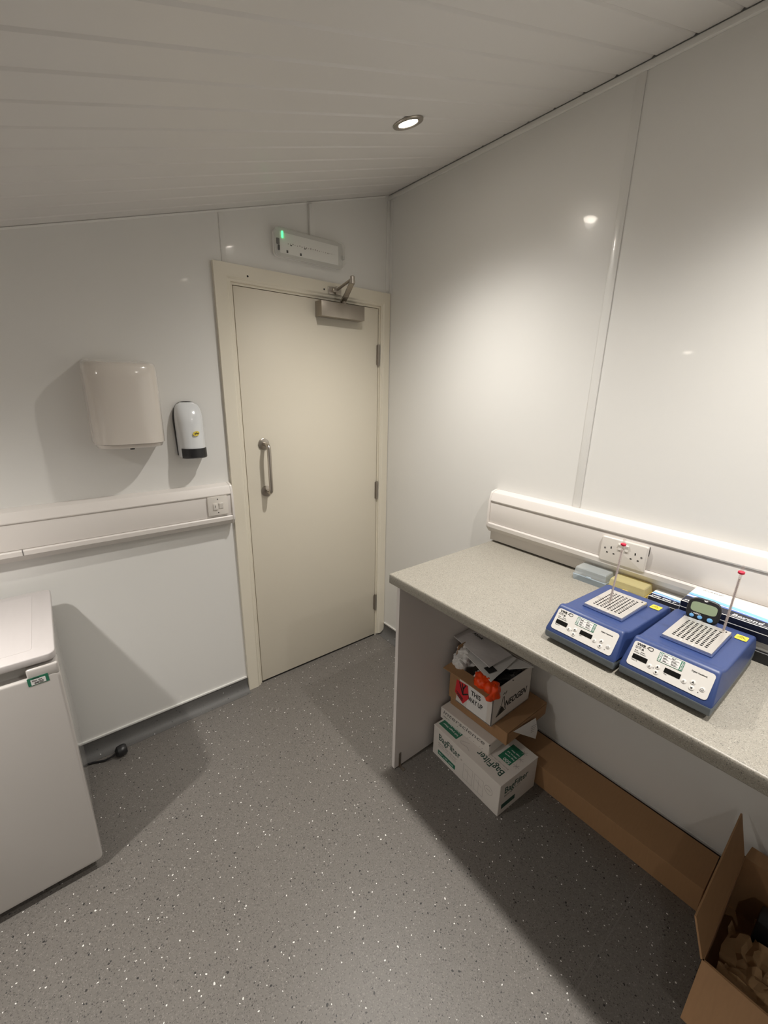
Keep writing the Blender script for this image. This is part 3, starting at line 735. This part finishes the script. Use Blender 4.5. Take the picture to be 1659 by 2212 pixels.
for x, r in ((-.0215, .0052), (-.0035, .0056), (.0185, .0064)):
    obj('button', prism(B(), ell(x, -.0190, r, r*.9, 18), 'z', .001, .0030, .0008, 2, mtx=F), M['timer_btn'], tm)
bm = words('CLEAR', .0048, F @ Matrix.Translation((-.0195, -.0130, .0011)), bold=.0001); line(bm, F @ Matrix.Translation((0, 0, .001)), -.0225, -.0135, -.0225, -.0105, .0006); line(bm, F @ Matrix.Translation((0, 0, .001)), -.0035, -.0135, -.0035, -.0105, .0006)
join(bm, words('START', .0032, F @ Matrix.Translation((0, -.0282, .0011)), align='CENTER'))
plate(bm, F @ Matrix.Translation((0, .0265, .001)), [(-.005, .001), (-.002, .0022), (0, .0008), (.002, .0022), (.005, .001), (.0015, -.0015), (-.0015, -.0015)], .0004)
obj('lettering', bm, M['white_ink'], tm)

# pipette tip boxes and cartons along the wall
def tip_box(y0, y1, m_base, m_lid, label):
    t = thing('tip_box', label, 'plastic box', (-.06, (y0+y1)/2, WT), group='translucent boxes along the wall')
    x0, x1 = -.108, -.027
    for nm, a, b, ins, m in (('tray', 0, .024, .0, m_base), ('lid', .0245, .050, .0025, m_lid)):
        bm = B(); n = 5
        lo, hi = (ins, ins+.003) if nm == 'lid' else (.003, 0)
        ring = [[bm.verts.new((p[0], p[1], WT+z)) for p in rr(x0+k, x1-k, y0+k, y1-k, .0035, 4)] for z, k in ((a, lo), (b-.003, hi), (b, hi+.002))]
        for p, q in zip(ring, ring[1:]):
            for i in range(len(p)): bm.faces.new((p[i], p[(i+1) % len(p)], q[(i+1) % len(p)], q[i]))
        bm.faces.new(ring[-1] if nm == 'lid' else ring[0]); bmesh.ops.recalc_face_normals(bm, faces=list(bm.faces))
        obj(nm, bm, m, t, angle=20)
    obj('catch', bx(x0-.0015, x0+.001, (y0+y1)/2-.009, (y0+y1)/2+.009, WT+.021, WT+.027, .0007, 1), m_base, t)
    return t
tip_box(-1.384, -1.262, M['tip_blue'], M['tip_clear'], 'pale blue translucent box on the worktop below the socket')
tip_box(-1.510, -1.388, M['tip_yellow'], M['tip_yellow_lid'], 'yellow translucent box between the pale blue box and the blue printed cartons')

def print_carton(x0, x1, y0, y1, z0, z1, label, txt, side=True, extra=None):
    t = thing('printed_carton', label, 'carton', ((x0+x1)/2, (y0+y1)/2, z0), group='blue and white printed cartons')
    obj('box', bx(x0, x1, y0, y1, z0, z1, .001, 1), M['gloss_white'], t)
    F = frame((x0, y0, z1), *TP) ; F = frame((x0, y1, z1), *TP)        # origin front-left corner of the top
    L, D = y1-y0, x1-x0
    def wave(a0, a1, k0, k1, ph, ins=.0012):
        n = 14; lo, hi = [], []
        for i in range(n+1):
            u = i/n; x = ins+u*(L-2*ins)
            lo.append((x, D*(a0+(a1-a0)*u+.05*math.sin(u*3+ph)))); hi.append((x, D*(k0+(k1-k0)*u+.05*math.sin(u*3+ph+.6))))
        return lo+hi[::-1]
    tp_ = obj('top_print', plate(B(), F, wave(.30, .18, .52, .28, 0), .0003), M['print_blue'], t)
    obj('wave', plate(B(), F @ Matrix.Translation((0, 0, .0002)), wave(.44, .22, .52, .42, .4), .0003), M['print_sky'], tp_)
    obj('wave', plate(B(), F @ Matrix.Translation((0, 0, .0004)), wave(.33, .24, .38, .27, .2), .0003), M['gloss_white'], tp_)
    band = [(.0012, .0012), (L-.0012, .0012), (L-.0012, D*.20)]+[(L*(1-i/10)*.995+.0012, D*(.20+.13*i/10+.02*math.sin(i*.5))) for i in range(1, 11)]
    nb = obj('front_band', plate(B(), F @ Matrix.Translation((0, 0, .0005)), band, .0003), M['navy'], t)
    if txt: obj('lettering', words(txt, .018, F @ Matrix.Translation((.006, .006, .0009)), shear=.25, bold=.0003), M['white_ink'], nb)
    Ff = frame((x0, y1, z0), *XW)
    fp = obj('front_print', plate(B(), Ff, [(.0012, .001), (L-.0012, .001), (L-.0012, z1-z0-.001), (.0012, z1-z0-.001)], .0004), M['navy'], t)
    obj('edge_line', bx(x0-.0009, x0-.0004, y0+.001, y1-.001, z0+(z1-z0)*.55, z0+(z1-z0)*.59), M['white_ink'], fp)
    if extra: extra(t, F @ Matrix.Translation((0, 0, .0009)), L, D)
    return t
print_carton(-.105, -.0265, -1.645, -1.518, WT, WT+.036, 'lower printed carton reading you can, next to the yellow box', 'you can r')
tag(obj('flat_box', bx(-.206, -.040, -2.13, -1.660, WT, WT+.031, .0015, 1), M['dark']), 'flat black box on the worktop right of the heat blocks', 'box')
tag(obj('grey_case', bx(-.200, -.063, -2.10, -1.655, WT+.031, WT+.055, .003, 2), M['lightgrey']), 'pale grey flat case between the black box and the printed cartons', 'case')
def ext(t, F, L, D):
    o = obj('lettering', words('Beyond', .022, F @ Matrix.Translation((.115, .010, 0)), shear=.2), M['white_ink'], t)
    bm = B(); line(bm, F, .11, .006, .20, .006, .0012); obj('underline', bm, M['white_ink'], t)
    obj('date_stamp', words('LOT 2104 EXP 2024', .006, F @ Matrix.Translation((.02, D-.018, 0))), M['ink_grey'], t)
print_carton(-.204, -.061, -1.864, -1.630, WT+.0555, WT+.099, 'printed carton behind the black timer with a dark front band', 'you', extra=ext)
def ext2(t, F, L, D):
    obj('oval_picture', plate(B(), F, ell(.035, .050, .034, .022, 24), .0003), M['gloss_white'], t)
    obj('oval_picture', plate(B(), F, ell(.10, .052, .034, .022, 24), .0003), M['gloss_white'], t)
    obj('gold_emblem', plate(B(), F @ Matrix.Translation((0, 0, .0003)), ell(.10, .046, .013, .008, 16, .4), .0003), M['gold'], t)
print_carton(-.202, -.061, -2.103, -1.868, WT+.0555, WT+.099, 'printed carton with oval pictures at the right edge of the picture', None, extra=ext2)

# ------------------------------------------------------------------ boxes under the worktop
bf = thing('carton', 'bottom white and green printed carton on the floor under the worktop', 'carton', (-.4365, -1.0935, 0), R_(-2.9))
L2, D2, H2 = .3705, .232, .1505
obj('box', bx(0, D2, -L2/2, L2/2, 0, H2, .0015, 1), M['carton_white'], bf, local=True)
obj('lid_flap', bx(-.001, D2+.001, -L2/2-.001, L2/2+.001, H2-.0012, H2+.0015, .0008, 1), M['carton_white'], bf, local=True)
F = frame((0, L2/2, 0), *XW)
f = obj('front_print', plate(B(), F @ Matrix.Translation((0, 0, -.0003)), [(.002, .002), (L2-.002, .002), (L2-.002, H2-.003), (.002, H2-.003)], .0004), M['carton_white'], bf, local=True)
obj('lettering', words('BagFilter', .046, F @ Matrix.Translation((.034, .097, .0001)), width=.128, bold=.0004), M['ink_green'], f, local=True)
obj('colour_band', plate(B(), F, [(.034, .020), (.140, .020), (.140, .042), (.034, .042)], .0004), M['green'], f, local=True)
bm = words('®', .012, F @ Matrix.Translation((.166, .098, 0)))
for i, yy in enumerate((.076, .066)): join(bm, words(('Blender bags with filter', 'Sacs filtre pour broyeur')[i], .0085, F @ Matrix.Translation((.034, yy, 0)), width=.11))
line(bm, F, .034, .083, .150, .083, .0007); line(bm, F, .034, .060, .140, .060, .0007)
for x0, x1 in ((.185, .235), (.245, .292)):
    for q in (((x0, .022), (x1, .022)), ((x1, .022), (x1, .098)), ((x1, .098), (x0, .098)), ((x0, .098), (x0, .022)), (((x0+x1)/2, .022), ((x0+x1)/2, .090)), ((x0+.008, .075), (x1-.008, .060))): line(bm, F, *q[0], *q[1], .0008)
pp = [(.318+.019*math.cos(2*math.pi*i/24), .082+.019*math.sin(2*math.pi*i/24)) for i in range(25)]
for a, b in zip(pp, pp[1:]): line(bm, F, *a, *b, .0013)
join(bm, words('sterile', .009, F @ Matrix.Translation((.306, .080, 0))))
obj('lettering', bm, M['mark'], f, local=True)
bm = words('400 P  x 500  sterile', .010, F @ Matrix.Translation((.038, .027, .0005)), width=.09); obj('lettering', bm, M['white_ink'], f, local=True)
Ft = frame((.0, -L2/2, H2+.0016), (0, 1, 0), (-1, 0, 0))              # top print reads from the far side
g = obj('top_print', plate(B(), Ft @ Matrix.Translation((0, 0, -.0003)), [(.003, -D2+.003), (L2-.003, -D2+.003), (L2-.003, -.003), (.003, -.003)], .0004), M['carton_white'], bf, local=True)
obj('lettering', words('BagFilter', .046, Ft @ Matrix.Translation((.030, -.062, .0001)), width=.128, bold=.0004), M['ink_green'], g, local=True)
obj('colour_band', plate(B(), Ft, [(.040, -.200), (.098, -.200), (.098, -.100), (.040, -.100)], .0004), M['green'], g, local=True)
bm = words('500', .022, Ft @ Matrix.Translation((.044, -.118, .0005)), bold=.0003)
for i, s in enumerate(('bags sterile', '400 mL full', 'page filter')): join(bm, words(s, .010, Ft @ Matrix.Translation((.044, -.138-.017*i, .0005))))
obj('lettering', bm, M['white_ink'], g, local=True)
obj('colour_band', plate(B(), Ft, [(.255, -.070), (.362, -.070), (.362, -.020), (.255, -.020)], .0004), M['green'], g, local=True)
bm = words('full page filter', .012, Ft @ Matrix.Translation((.262, -.042, .0005)), width=.09); join(bm, words('blender bags', .012, Ft @ Matrix.Translation((.262, -.060, .0005)), width=.08)); obj('lettering', bm, M['white_ink'], g, local=True)
bm = words('Blender bags with full page filter', .0085, Ft @ Matrix.Translation((.030, -.084, 0)), width=.13)
line(bm, Ft, .030, -.070, .160, -.070, .0007)
for k in range(3):
    c = (.048+.016*k % .04, -.215-.004*k)
    for i in range(6): line(bm, Ft, .022+.001*k+.010*k, -.12-.04*k, .022+.010*k+.013*math.cos(i*1.05), -.12-.04*k+.013*math.sin(i*1.05), .0015)
pp = [(.205, -.050), (.225, -.040), (.238, -.030), (.228, -.022), (.200, -.028), (.180, -.020)]
for a, b in zip(pp, pp[1:]): line(bm, Ft, *a, *b, .001)
obj('lettering', bm, M['mark'], g, local=True)
Fs = frame((0, -L2/2, 0), (1, 0, 0), (0, 0, 1))
h = obj('side_print', plate(B(), Fs @ Matrix.Translation((0, 0, -.0003)), [(.003, .003), (D2-.003, .003), (D2-.003, H2-.003), (.003, H2-.003)], .0004), M['carton_white'], bf, local=True)
obj('lettering', words('BagFilter', .044, Fs @ Matrix.Translation((.030, .094, .0001)), width=.145, bold=.0004), M['ink_green'], h, local=True)
bm = words('Blender bags', .010, Fs @ Matrix.Translation((.030, .078, 0))); line(bm, Fs, .03, .085, .13, .085, .0007); obj('lettering', bm, M['ink_grey'], h, local=True)
obj('colour_band', plate(B(), Fs, [(.018, .026), (.100, .026), (.100, .048), (.018, .048)], .0004), M['ink_green'], h, local=True)

it = thing('carton', 'slim white carton with grey futuristic lettering, second in the stack', 'carton', (-.372, -1.028, H2+.002), R_(.6))
L3, D3, H3 = .268, .225, .0555
obj('box', bx(0, D3, -L3/2, L3/2, 0, H3, .001, 1), M['carton_white'], it, local=True)
F = frame((0, L3/2, 0), *XW)
bm = words('interscience', .030, F @ Matrix.Translation((.016, .0315, 0)), width=.228, shear=.2, bold=.0001); join(bm, words('BagPage 100', .007, F @ Matrix.Translation((.018, .016, 0)), shear=.1))
for q in ((.10, .020), (.14, .026), (.17, .014), (.19, .010), (.22, .008), (.235, .008), (.16, .005)): plate(bm, F, ell(*q, .0022, .0012, 6, .6), .0004)
obj('lettering', bm, M['ink_grey'], it, local=True)
obj('side_flap', bx(.004, D3-.004, -L3/2-.0015, -L3/2, .002, H3-.001, .0006, 1), M['carton_white'], it, local=True)
obj('tuck_slot', bx(-.0006, .004, -L3/2-.001, -L3/2+.002, H3-.009, H3-.004), M['slot'], it, local=True)

br_ = thing('cardboard_box', 'flat brown cardboard box between the slim carton and the box of rubbish', 'box', (-.325, -1.062, H2+.0585), R_(0))
obj('box', bx(0, .285, -.145, .158, 0, .061, .0015, 1), M['kraft'], br_, local=True)
obj('lid_flap', bx(-.001, .286, -.1465, .159, .0595, .0625, .0008, 1), M['kraft'], br_, local=True)
obj('side_flap', bx(.01, .284, -.1475, -.1455, .004, .058, .0008, 1), M['kraft'], br_, local=True)
rc = B(); quadgrid(rc, lambda u, v: Vector((-.290+.150*u, -1.2105-.012*v*u-.018*u*(1-abs(v-.5)), .262-.02*u+(.010*u-.100*u*v))), 8, 6); solid(rc, .0005)
pn = thing('packing_slip', 'white folded packing slip hanging from the side of the flat brown box', 'paper', (-.21, -1.21, .21))
obj('sheet', rc, M['paper'], pn)
F = frame((-.165, -1.2315, .235), (1, -.1, 0), (0, .05, 1)); bm = B()
for i in range(4): line(bm, F, -.022, .014-.009*i-.01, .012-.004*i, .012-.009*i-.01, .0010)
obj('printed_lines', bm, M['ink_grey'], pn)

ZN = H2+.0585+.063
nb = thing('rubbish_box', 'open white carton of rubbish with a red sticker on top of the stack', 'carton', (-.352, -1.030, ZN), R_(0))
WN, DN, HN = .230, .268, .172
bm = B(); th = .004
box(bm, 0, DN, -WN/2, WN/2, 0, th); box(bm, 0, th, -WN/2, WN/2, 0, HN, .0008, 1); box(bm, DN-th, DN, -WN/2, WN/2, 0, HN, .0008, 1); box(bm, 0, DN, -WN/2, -WN/2+th, 0, HN, .0008, 1); box(bm, 0, DN, WN/2-th, WN/2, 0, HN, .0008, 1)
obj('box', bm, M['carton_white'], nb, local=True)
F = frame((0, WN/2, 0), *XW)
obj('bare_side', plate(B(), F, [(.001, .001), (.040, .001), (.062, HN-.002), (.001, HN-.002)], .0006), M['kraft'], nb, local=True)
# flaps
bm = B(); quadgrid(bm, lambda u, v: Vector((-.050*u, WN/2-.001-(WN-.004)*v, HN+.004*math.sin(v*3)+.001-.004*u)), 4, 6); solid(bm, .0035)
obj('front_flap', bm, M['kraft'], nb, local=True, label='brown flap folded over the front')
bm = B(); quadgrid(bm, lambda u, v: Vector((.02+.12*v, WN/2-.002-.014*u, HN+.085*u)), 3, 3); solid(bm, .0035)
obj('side_flap', bm, M['kraft'], nb, local=True)
rs = obj('hazard_sticker', plate(B(), F @ Matrix.Translation((.076, .064, .0006)), [(-.036, .046), (.024, .050), (.036, -.006), (.006, -.052), (-.042, -.020)], .0005), M['red'], nb, local=True, label='red hazard diamond sticker')
bm = B(); Fh = F @ Matrix.Translation((.076, .064, .0011))
for q in ((-.020, .044, .002, -.008), (.002, -.008, .030, .012), (-.006, .044, .002, .020), (.014, .046, .002, .020), (.002, .020, .002, -.002)): line(bm, Fh, *q, .006, .0004)
for i in range(3): line(bm, Fh, -.034+.004*i, -.010-.010*i, .004, -.028-.006*i, .004, .0004)
obj('warning_symbol', bm, M['ink'], rs, local=True)
pl = obj('paper_label', plate(B(), F @ Matrix.Translation((0, 0, .0002)), [(.100, .004), (.205, .004), (.205, .140), (.112, .140)], .0004), M['paper'], nb, local=True)
bm = words('THIS', .031, F @ Matrix.Translation((.120, .084, .0007)), bold=.0007, width=.050); join(bm, words('WAY UP', .031, F @ Matrix.Translation((.107, .048, .0007)), bold=.0007, width=.076)); obj('lettering', bm, M['ink'], pl, local=True)
Fs = frame((0, -WN/2, 0), (1, 0, 0), (0, 0, 1))
bm = words('NEOGEN', .042, Fs @ Matrix.Translation((.082, .052, .0)), shear=.3, bold=.0012, width=.160)
# flask emblem: slanted conical flask outline with drops
pts = [(.030, .030), (.062, .082), (.066, .110), (.074, .110), (.078, .080), (.092, .040), (.030, .030)]
for a, b in zip(pts, pts[1:]): line(bm, Fs, *a, *b, .0032)
for q in ((.066, .122, .076, .130), (.080, .118, .088, .132)): line(bm, Fs, *q, .004)
plate(bm, Fs, [(.036, .032), (.060, .070), (.072, .060), (.084, .042)], .0004)
obj('lettering', bm, M['ink'], nb, local=True)
zt = ZN+HN
# contents: each a thing of its own
tag(obj('crumpled_tissue', crumple(crumple(B(), (-.318, -.948, zt+.014), (.050, .050, .036), .38, 3, 4, 22), (-.302, -.940, zt+.044), (.042, .042, .034), .38, 8, 4, 22), M['paper']), 'crumpled white tissue at the left of the rubbish box', 'tissue')
tag(obj('crumpled_tissue', crumple(B(), (-.330, -1.050, zt+.012), (.030, .022, .016), .6, 12, 3, 40), M['paper']), 'small scrap of white tissue beside the orange bag', 'tissue')
tag(obj('orange_bag', crumple(crumple(B(), (-.352, -1.088, zt+.006), (.040, .044, .038), .24, 21, 4, 26), (-.350, -1.132, zt-.004), (.038, .034, .046), .24, 23, 4, 26), M['orange'], angle=70), 'crumpled orange plastic bag hanging over the box front', 'bag')
tag(obj('black_bag', crumple(B(), (-.205, -1.075, zt-.022), (.105, .062, .034), .35, 31, 4, 22), M['black_film']), 'dark plastic bag inside the rubbish box under the envelopes', 'bag')
def sheet(name, c, label, m, th=.003, bow=.006, seed=1, nu=10, nv=8):
    """c: four corners front-left, front-right, back-right, back-left"""
    c = [Vector(p) for p in c]; bm = B()
    def P(u, v):
        p = (c[0]*(1-u)+c[1]*u)*(1-v)+(c[3]*(1-u)+c[2]*u)*v
        return p+Vector((0, 0, bow*math.sin(math.pi*u)*math.sin(math.pi*v)*1.2+.004*noise.noise(Vector((u*3+seed, v*3, seed)))))
    quadgrid(bm, P, nu, nv); solid(bm, th)
    t = thing(name, label, 'envelope', (c[0]+c[1]+c[2]+c[3])/4); obj('sleeve', bm, m, t); return t
e3 = sheet('mailing_envelope', [(-.300, -.965, zt+.014), (-.225, -1.120, zt+.030), (-.125, -1.172, zt+.026), (-.125, -.96, zt+.014)], 'lowest white envelope reaching back over the dark bag', M['paper'], .002, .004, 5)
e2 = sheet('mailing_envelope', [(-.314, -.922, zt+.063), (-.357, -1.128, zt+.036), (-.147, -1.100, zt+.036), (-.150, -.915, zt+.063)], 'middle white envelope with a black corner patch under the top mailer', M['paper'], .003, .004, 2)
bm = plate(B(), frame((-.300, -1.093, zt+.0455), (-.20, -1, -.13), (1, -.16, 0)), [(-.022, -.030), (.012, -.030), (.012, .012), (-.022, .012)], .0008); obj('corner_patch', bm, M['ink'], e2, label='black printed corner patch')
e1 = sheet('mailing_envelope', [(-.300, -.877, zt+.090), (-.310, -1.082, zt+.056), (-.166, -1.085, zt+.056), (-.190, -.880, zt+.090)], 'top silvery white mailing bag on the rubbish box', M['mailer'], .005, .010, 3)
obj('lettering', words('Abtek', .022, frame((-.222, -.915, zt+.0945), (0, -1, -.10), (1, 0, 0)), shear=.2, bold=.0004), M['ink'], e1)

lb = thing('cardboard_box', 'long low brown cardboard box lying along the wall under the worktop', 'box', (-.11, -1.52, 0))
obj('box', bx(-.198, -.040, -1.863, -1.080, 0, .0985, .0015, 1), M['kraft'], lb)
obj('lid_flap', bx(-.1995, -.039, -1.8635, -1.079, .0975, .1005, .0008, 1), M['kraft'], lb)
obj('lid_tab', bx(-.055, -.0445, -1.395, -1.372, .1003, .1018, .0005, 1), M['kraft_in'], lb)

# open carton of packing paper, front right
oc = thing('open_carton', 'open brown carton of packing paper under the worktop at the lower right corner', 'carton', (-.29, -2.16, 0))
cx0, cx1, cy0, cy1, ch = -.495, -.095, -2.42, -1.915, .218
th = .005; bm = B()
box(bm, cx0, cx1, cy0, cy1, 0, th); box(bm, cx0, cx0+th, cy0, cy1, 0, ch); box(bm, cx1-th, cx1, cy0, cy1, 0, ch); box(bm, cx0, cx1, cy1-th, cy1, 0, ch); box(bm, cx0, cx1, cy0, cy0+th, 0, ch)
obj('box', bm, M['kraft'], oc)
def flap(p0, p1, q1, q0, th=.0045, m='kraft'):
    bm = B(); P = [Vector(v) for v in (p0, p1, q1, q0)]
    quadgrid(bm, lambda u, v: (P[0]*(1-u)+P[1]*u)*(1-v)+(P[3]*(1-u)+P[2]*u)*v, 4, 4); solid(bm, th)
    return obj('flap', bm, M[m], oc, angle=60)
flap((cx0, cy1-.002, ch), (cx1, cy1-.002, ch), (-.036, -1.881, .306), (-.462, -1.8805, .290))
flap((cx0-.0005, cy1-.001, ch), (cx0-.0005, cy0, ch), (-.590, cy0, .118), (-.588, -1.9165, .116))
flap((cx1, cy1-.004, ch), (cx1, cy0, ch), (-.050, cy0, .225), (-.050, -1.925, .225))
def kraft(pts, seed, label, amp=.012, nu=12, nv=10):
    P = [Vector(p) for p in pts]; bm = B()
    def Q(u, v):
        p = (P[0]*(1-u)+P[1]*u)*(1-v)+(P[3]*(1-u)+P[2]*u)*v
        q = Vector((u*4+seed, v*4, seed*.7))
        return p+Vector((noise.noise(q*1.3)*amp, noise.noise(q*1.3+Vector((9, 0, 0)))*amp, (abs(noise.noise(q))*2-.5)*amp*1.8))
    quadgrid(bm, Q, nu, nv); solid(bm, .0012)
    return tag(obj('packing_paper', bm, M['kraft_paper'], smooth=True, angle=22), label, 'packing paper', 'kraft paper in the open carton')
kraft([(-.47, -1.935, .150), (-.47, -2.12, .170), (-.36, -2.10, .120), (-.34, -1.95, .075)], 2, 'crumpled brown packing paper nearest the carton front', .014)
kraft([(-.38, -1.945, .060), (-.42, -2.10, .160), (-.29, -2.10, .150), (-.20, -1.94, .055)], 5, 'tall brown paper fold standing along the left side of the carton', .016)
kraft([(-.37, -2.02, .150), (-.40, -2.20, .185), (-.22, -2.22, .165), (-.22, -2.05, .120)], 8, 'crumpled brown packing paper in the middle of the carton', .020)
kraft([(-.25, -1.99, .080), (-.27, -2.18, .140), (-.12, -2.18, .110), (-.12, -1.99, .060)], 11, 'crumpled brown packing paper deep at the back of the carton', .018)
tag(obj('dark_pack', bx(-.215, -.150, -2.035, -1.985, .020, .150, .004, 2), M['dark']), 'dark pack half buried in paper inside the open carton', 'pack')

# ------------------------------------------------------------------ recessed downlights
LAB = ['recessed downlight glowing in the ceiling above the door side of the worktop', 'recessed downlight above the heat blocks, beyond the top of the picture', 'recessed downlight over the far end of the worktop, behind the camera',
       'recessed downlight on the low side above the fridge', 'recessed downlight on the low side behind the camera']
for (lx, ly), lab in zip(LAMPS, LAB):
    c = Vector((lx, ly, cz(lx)))
    dl = thing('downlight', lab, 'downlight', c, group='recessed ceiling downlights', rot=CN.to_track_quat('-Z', 'X').to_euler())
    bm = B(); prf = [(.046, -.001), (.047, .0015), (.0455, .0045), (.034, .0055), (.0295, .0035), (.0285, -.001)]       # ring, h below the ceiling
    n = 36; rg = [[bm.verts.new((r*math.cos(2*math.pi*k/n), r*math.sin(2*math.pi*k/n), -h)) for k in range(n)] for r, h in prf]
    for a, b in zip(rg, rg[1:]):
        for k in range(n): bm.faces.new((a[k], a[(k+1) % n], b[(k+1) % n], b[k]))
    bmesh.ops.recalc_face_normals(bm, faces=list(bm.faces))
    obj('bezel', bm, M['steel'], dl, local=True)
    bm = B(); bm.faces.new([bm.verts.new((.0285*math.cos(2*math.pi*k/n), .0285*math.sin(2*math.pi*k/n), -.0022)) for k in range(n)])
    bmesh.ops.solidify(bm, geom=list(bm.faces), thickness=.001)
    obj('lens', bm, M['lens'], dl, local=True)
    ld = bpy.data.lights.new('downlight_lamp', 'SPOT'); ld.energy = LAMP_W*(.55 if (lx < -1 and ly < -2) else 1.0); ld.color = LAMP_RGB; ld.spot_size = R_(160); ld.spot_blend = .5; ld.shadow_soft_size = .022
    ld.use_nodes = True; nt = ld.node_tree; em_ = nt.nodes['Emission']          # reflector beam: strength falls off with the angle from the axis
    tc = nt.nodes.new('ShaderNodeTexCoord'); sx = nt.nodes.new('ShaderNodeSeparateXYZ'); nt.links.new(tc.outputs['Normal'], sx.inputs[0])
    prev = sx.outputs['Z']
    for op, val in (('ABSOLUTE', None), ('MINIMUM', .99999), ('ARCCOSINE', None), ('DIVIDE', R_(BEAM)), ('POWER', 3.0), ('MULTIPLY', -1.0), ('EXPONENT', None), ('ADD', SPILL)):
        m_ = nt.nodes.new('ShaderNodeMath'); m_.operation = op; nt.links.new(prev, m_.inputs[0])
        if val is not None: m_.inputs[1].default_value = val
        prev = m_.outputs[0]
    nt.links.new(prev, em_.inputs['Strength'])
    lo = bpy.data.objects.new('downlight_lamp', ld); COL.objects.link(lo)
    lo.location = c+Vector((0, 0, -.018))
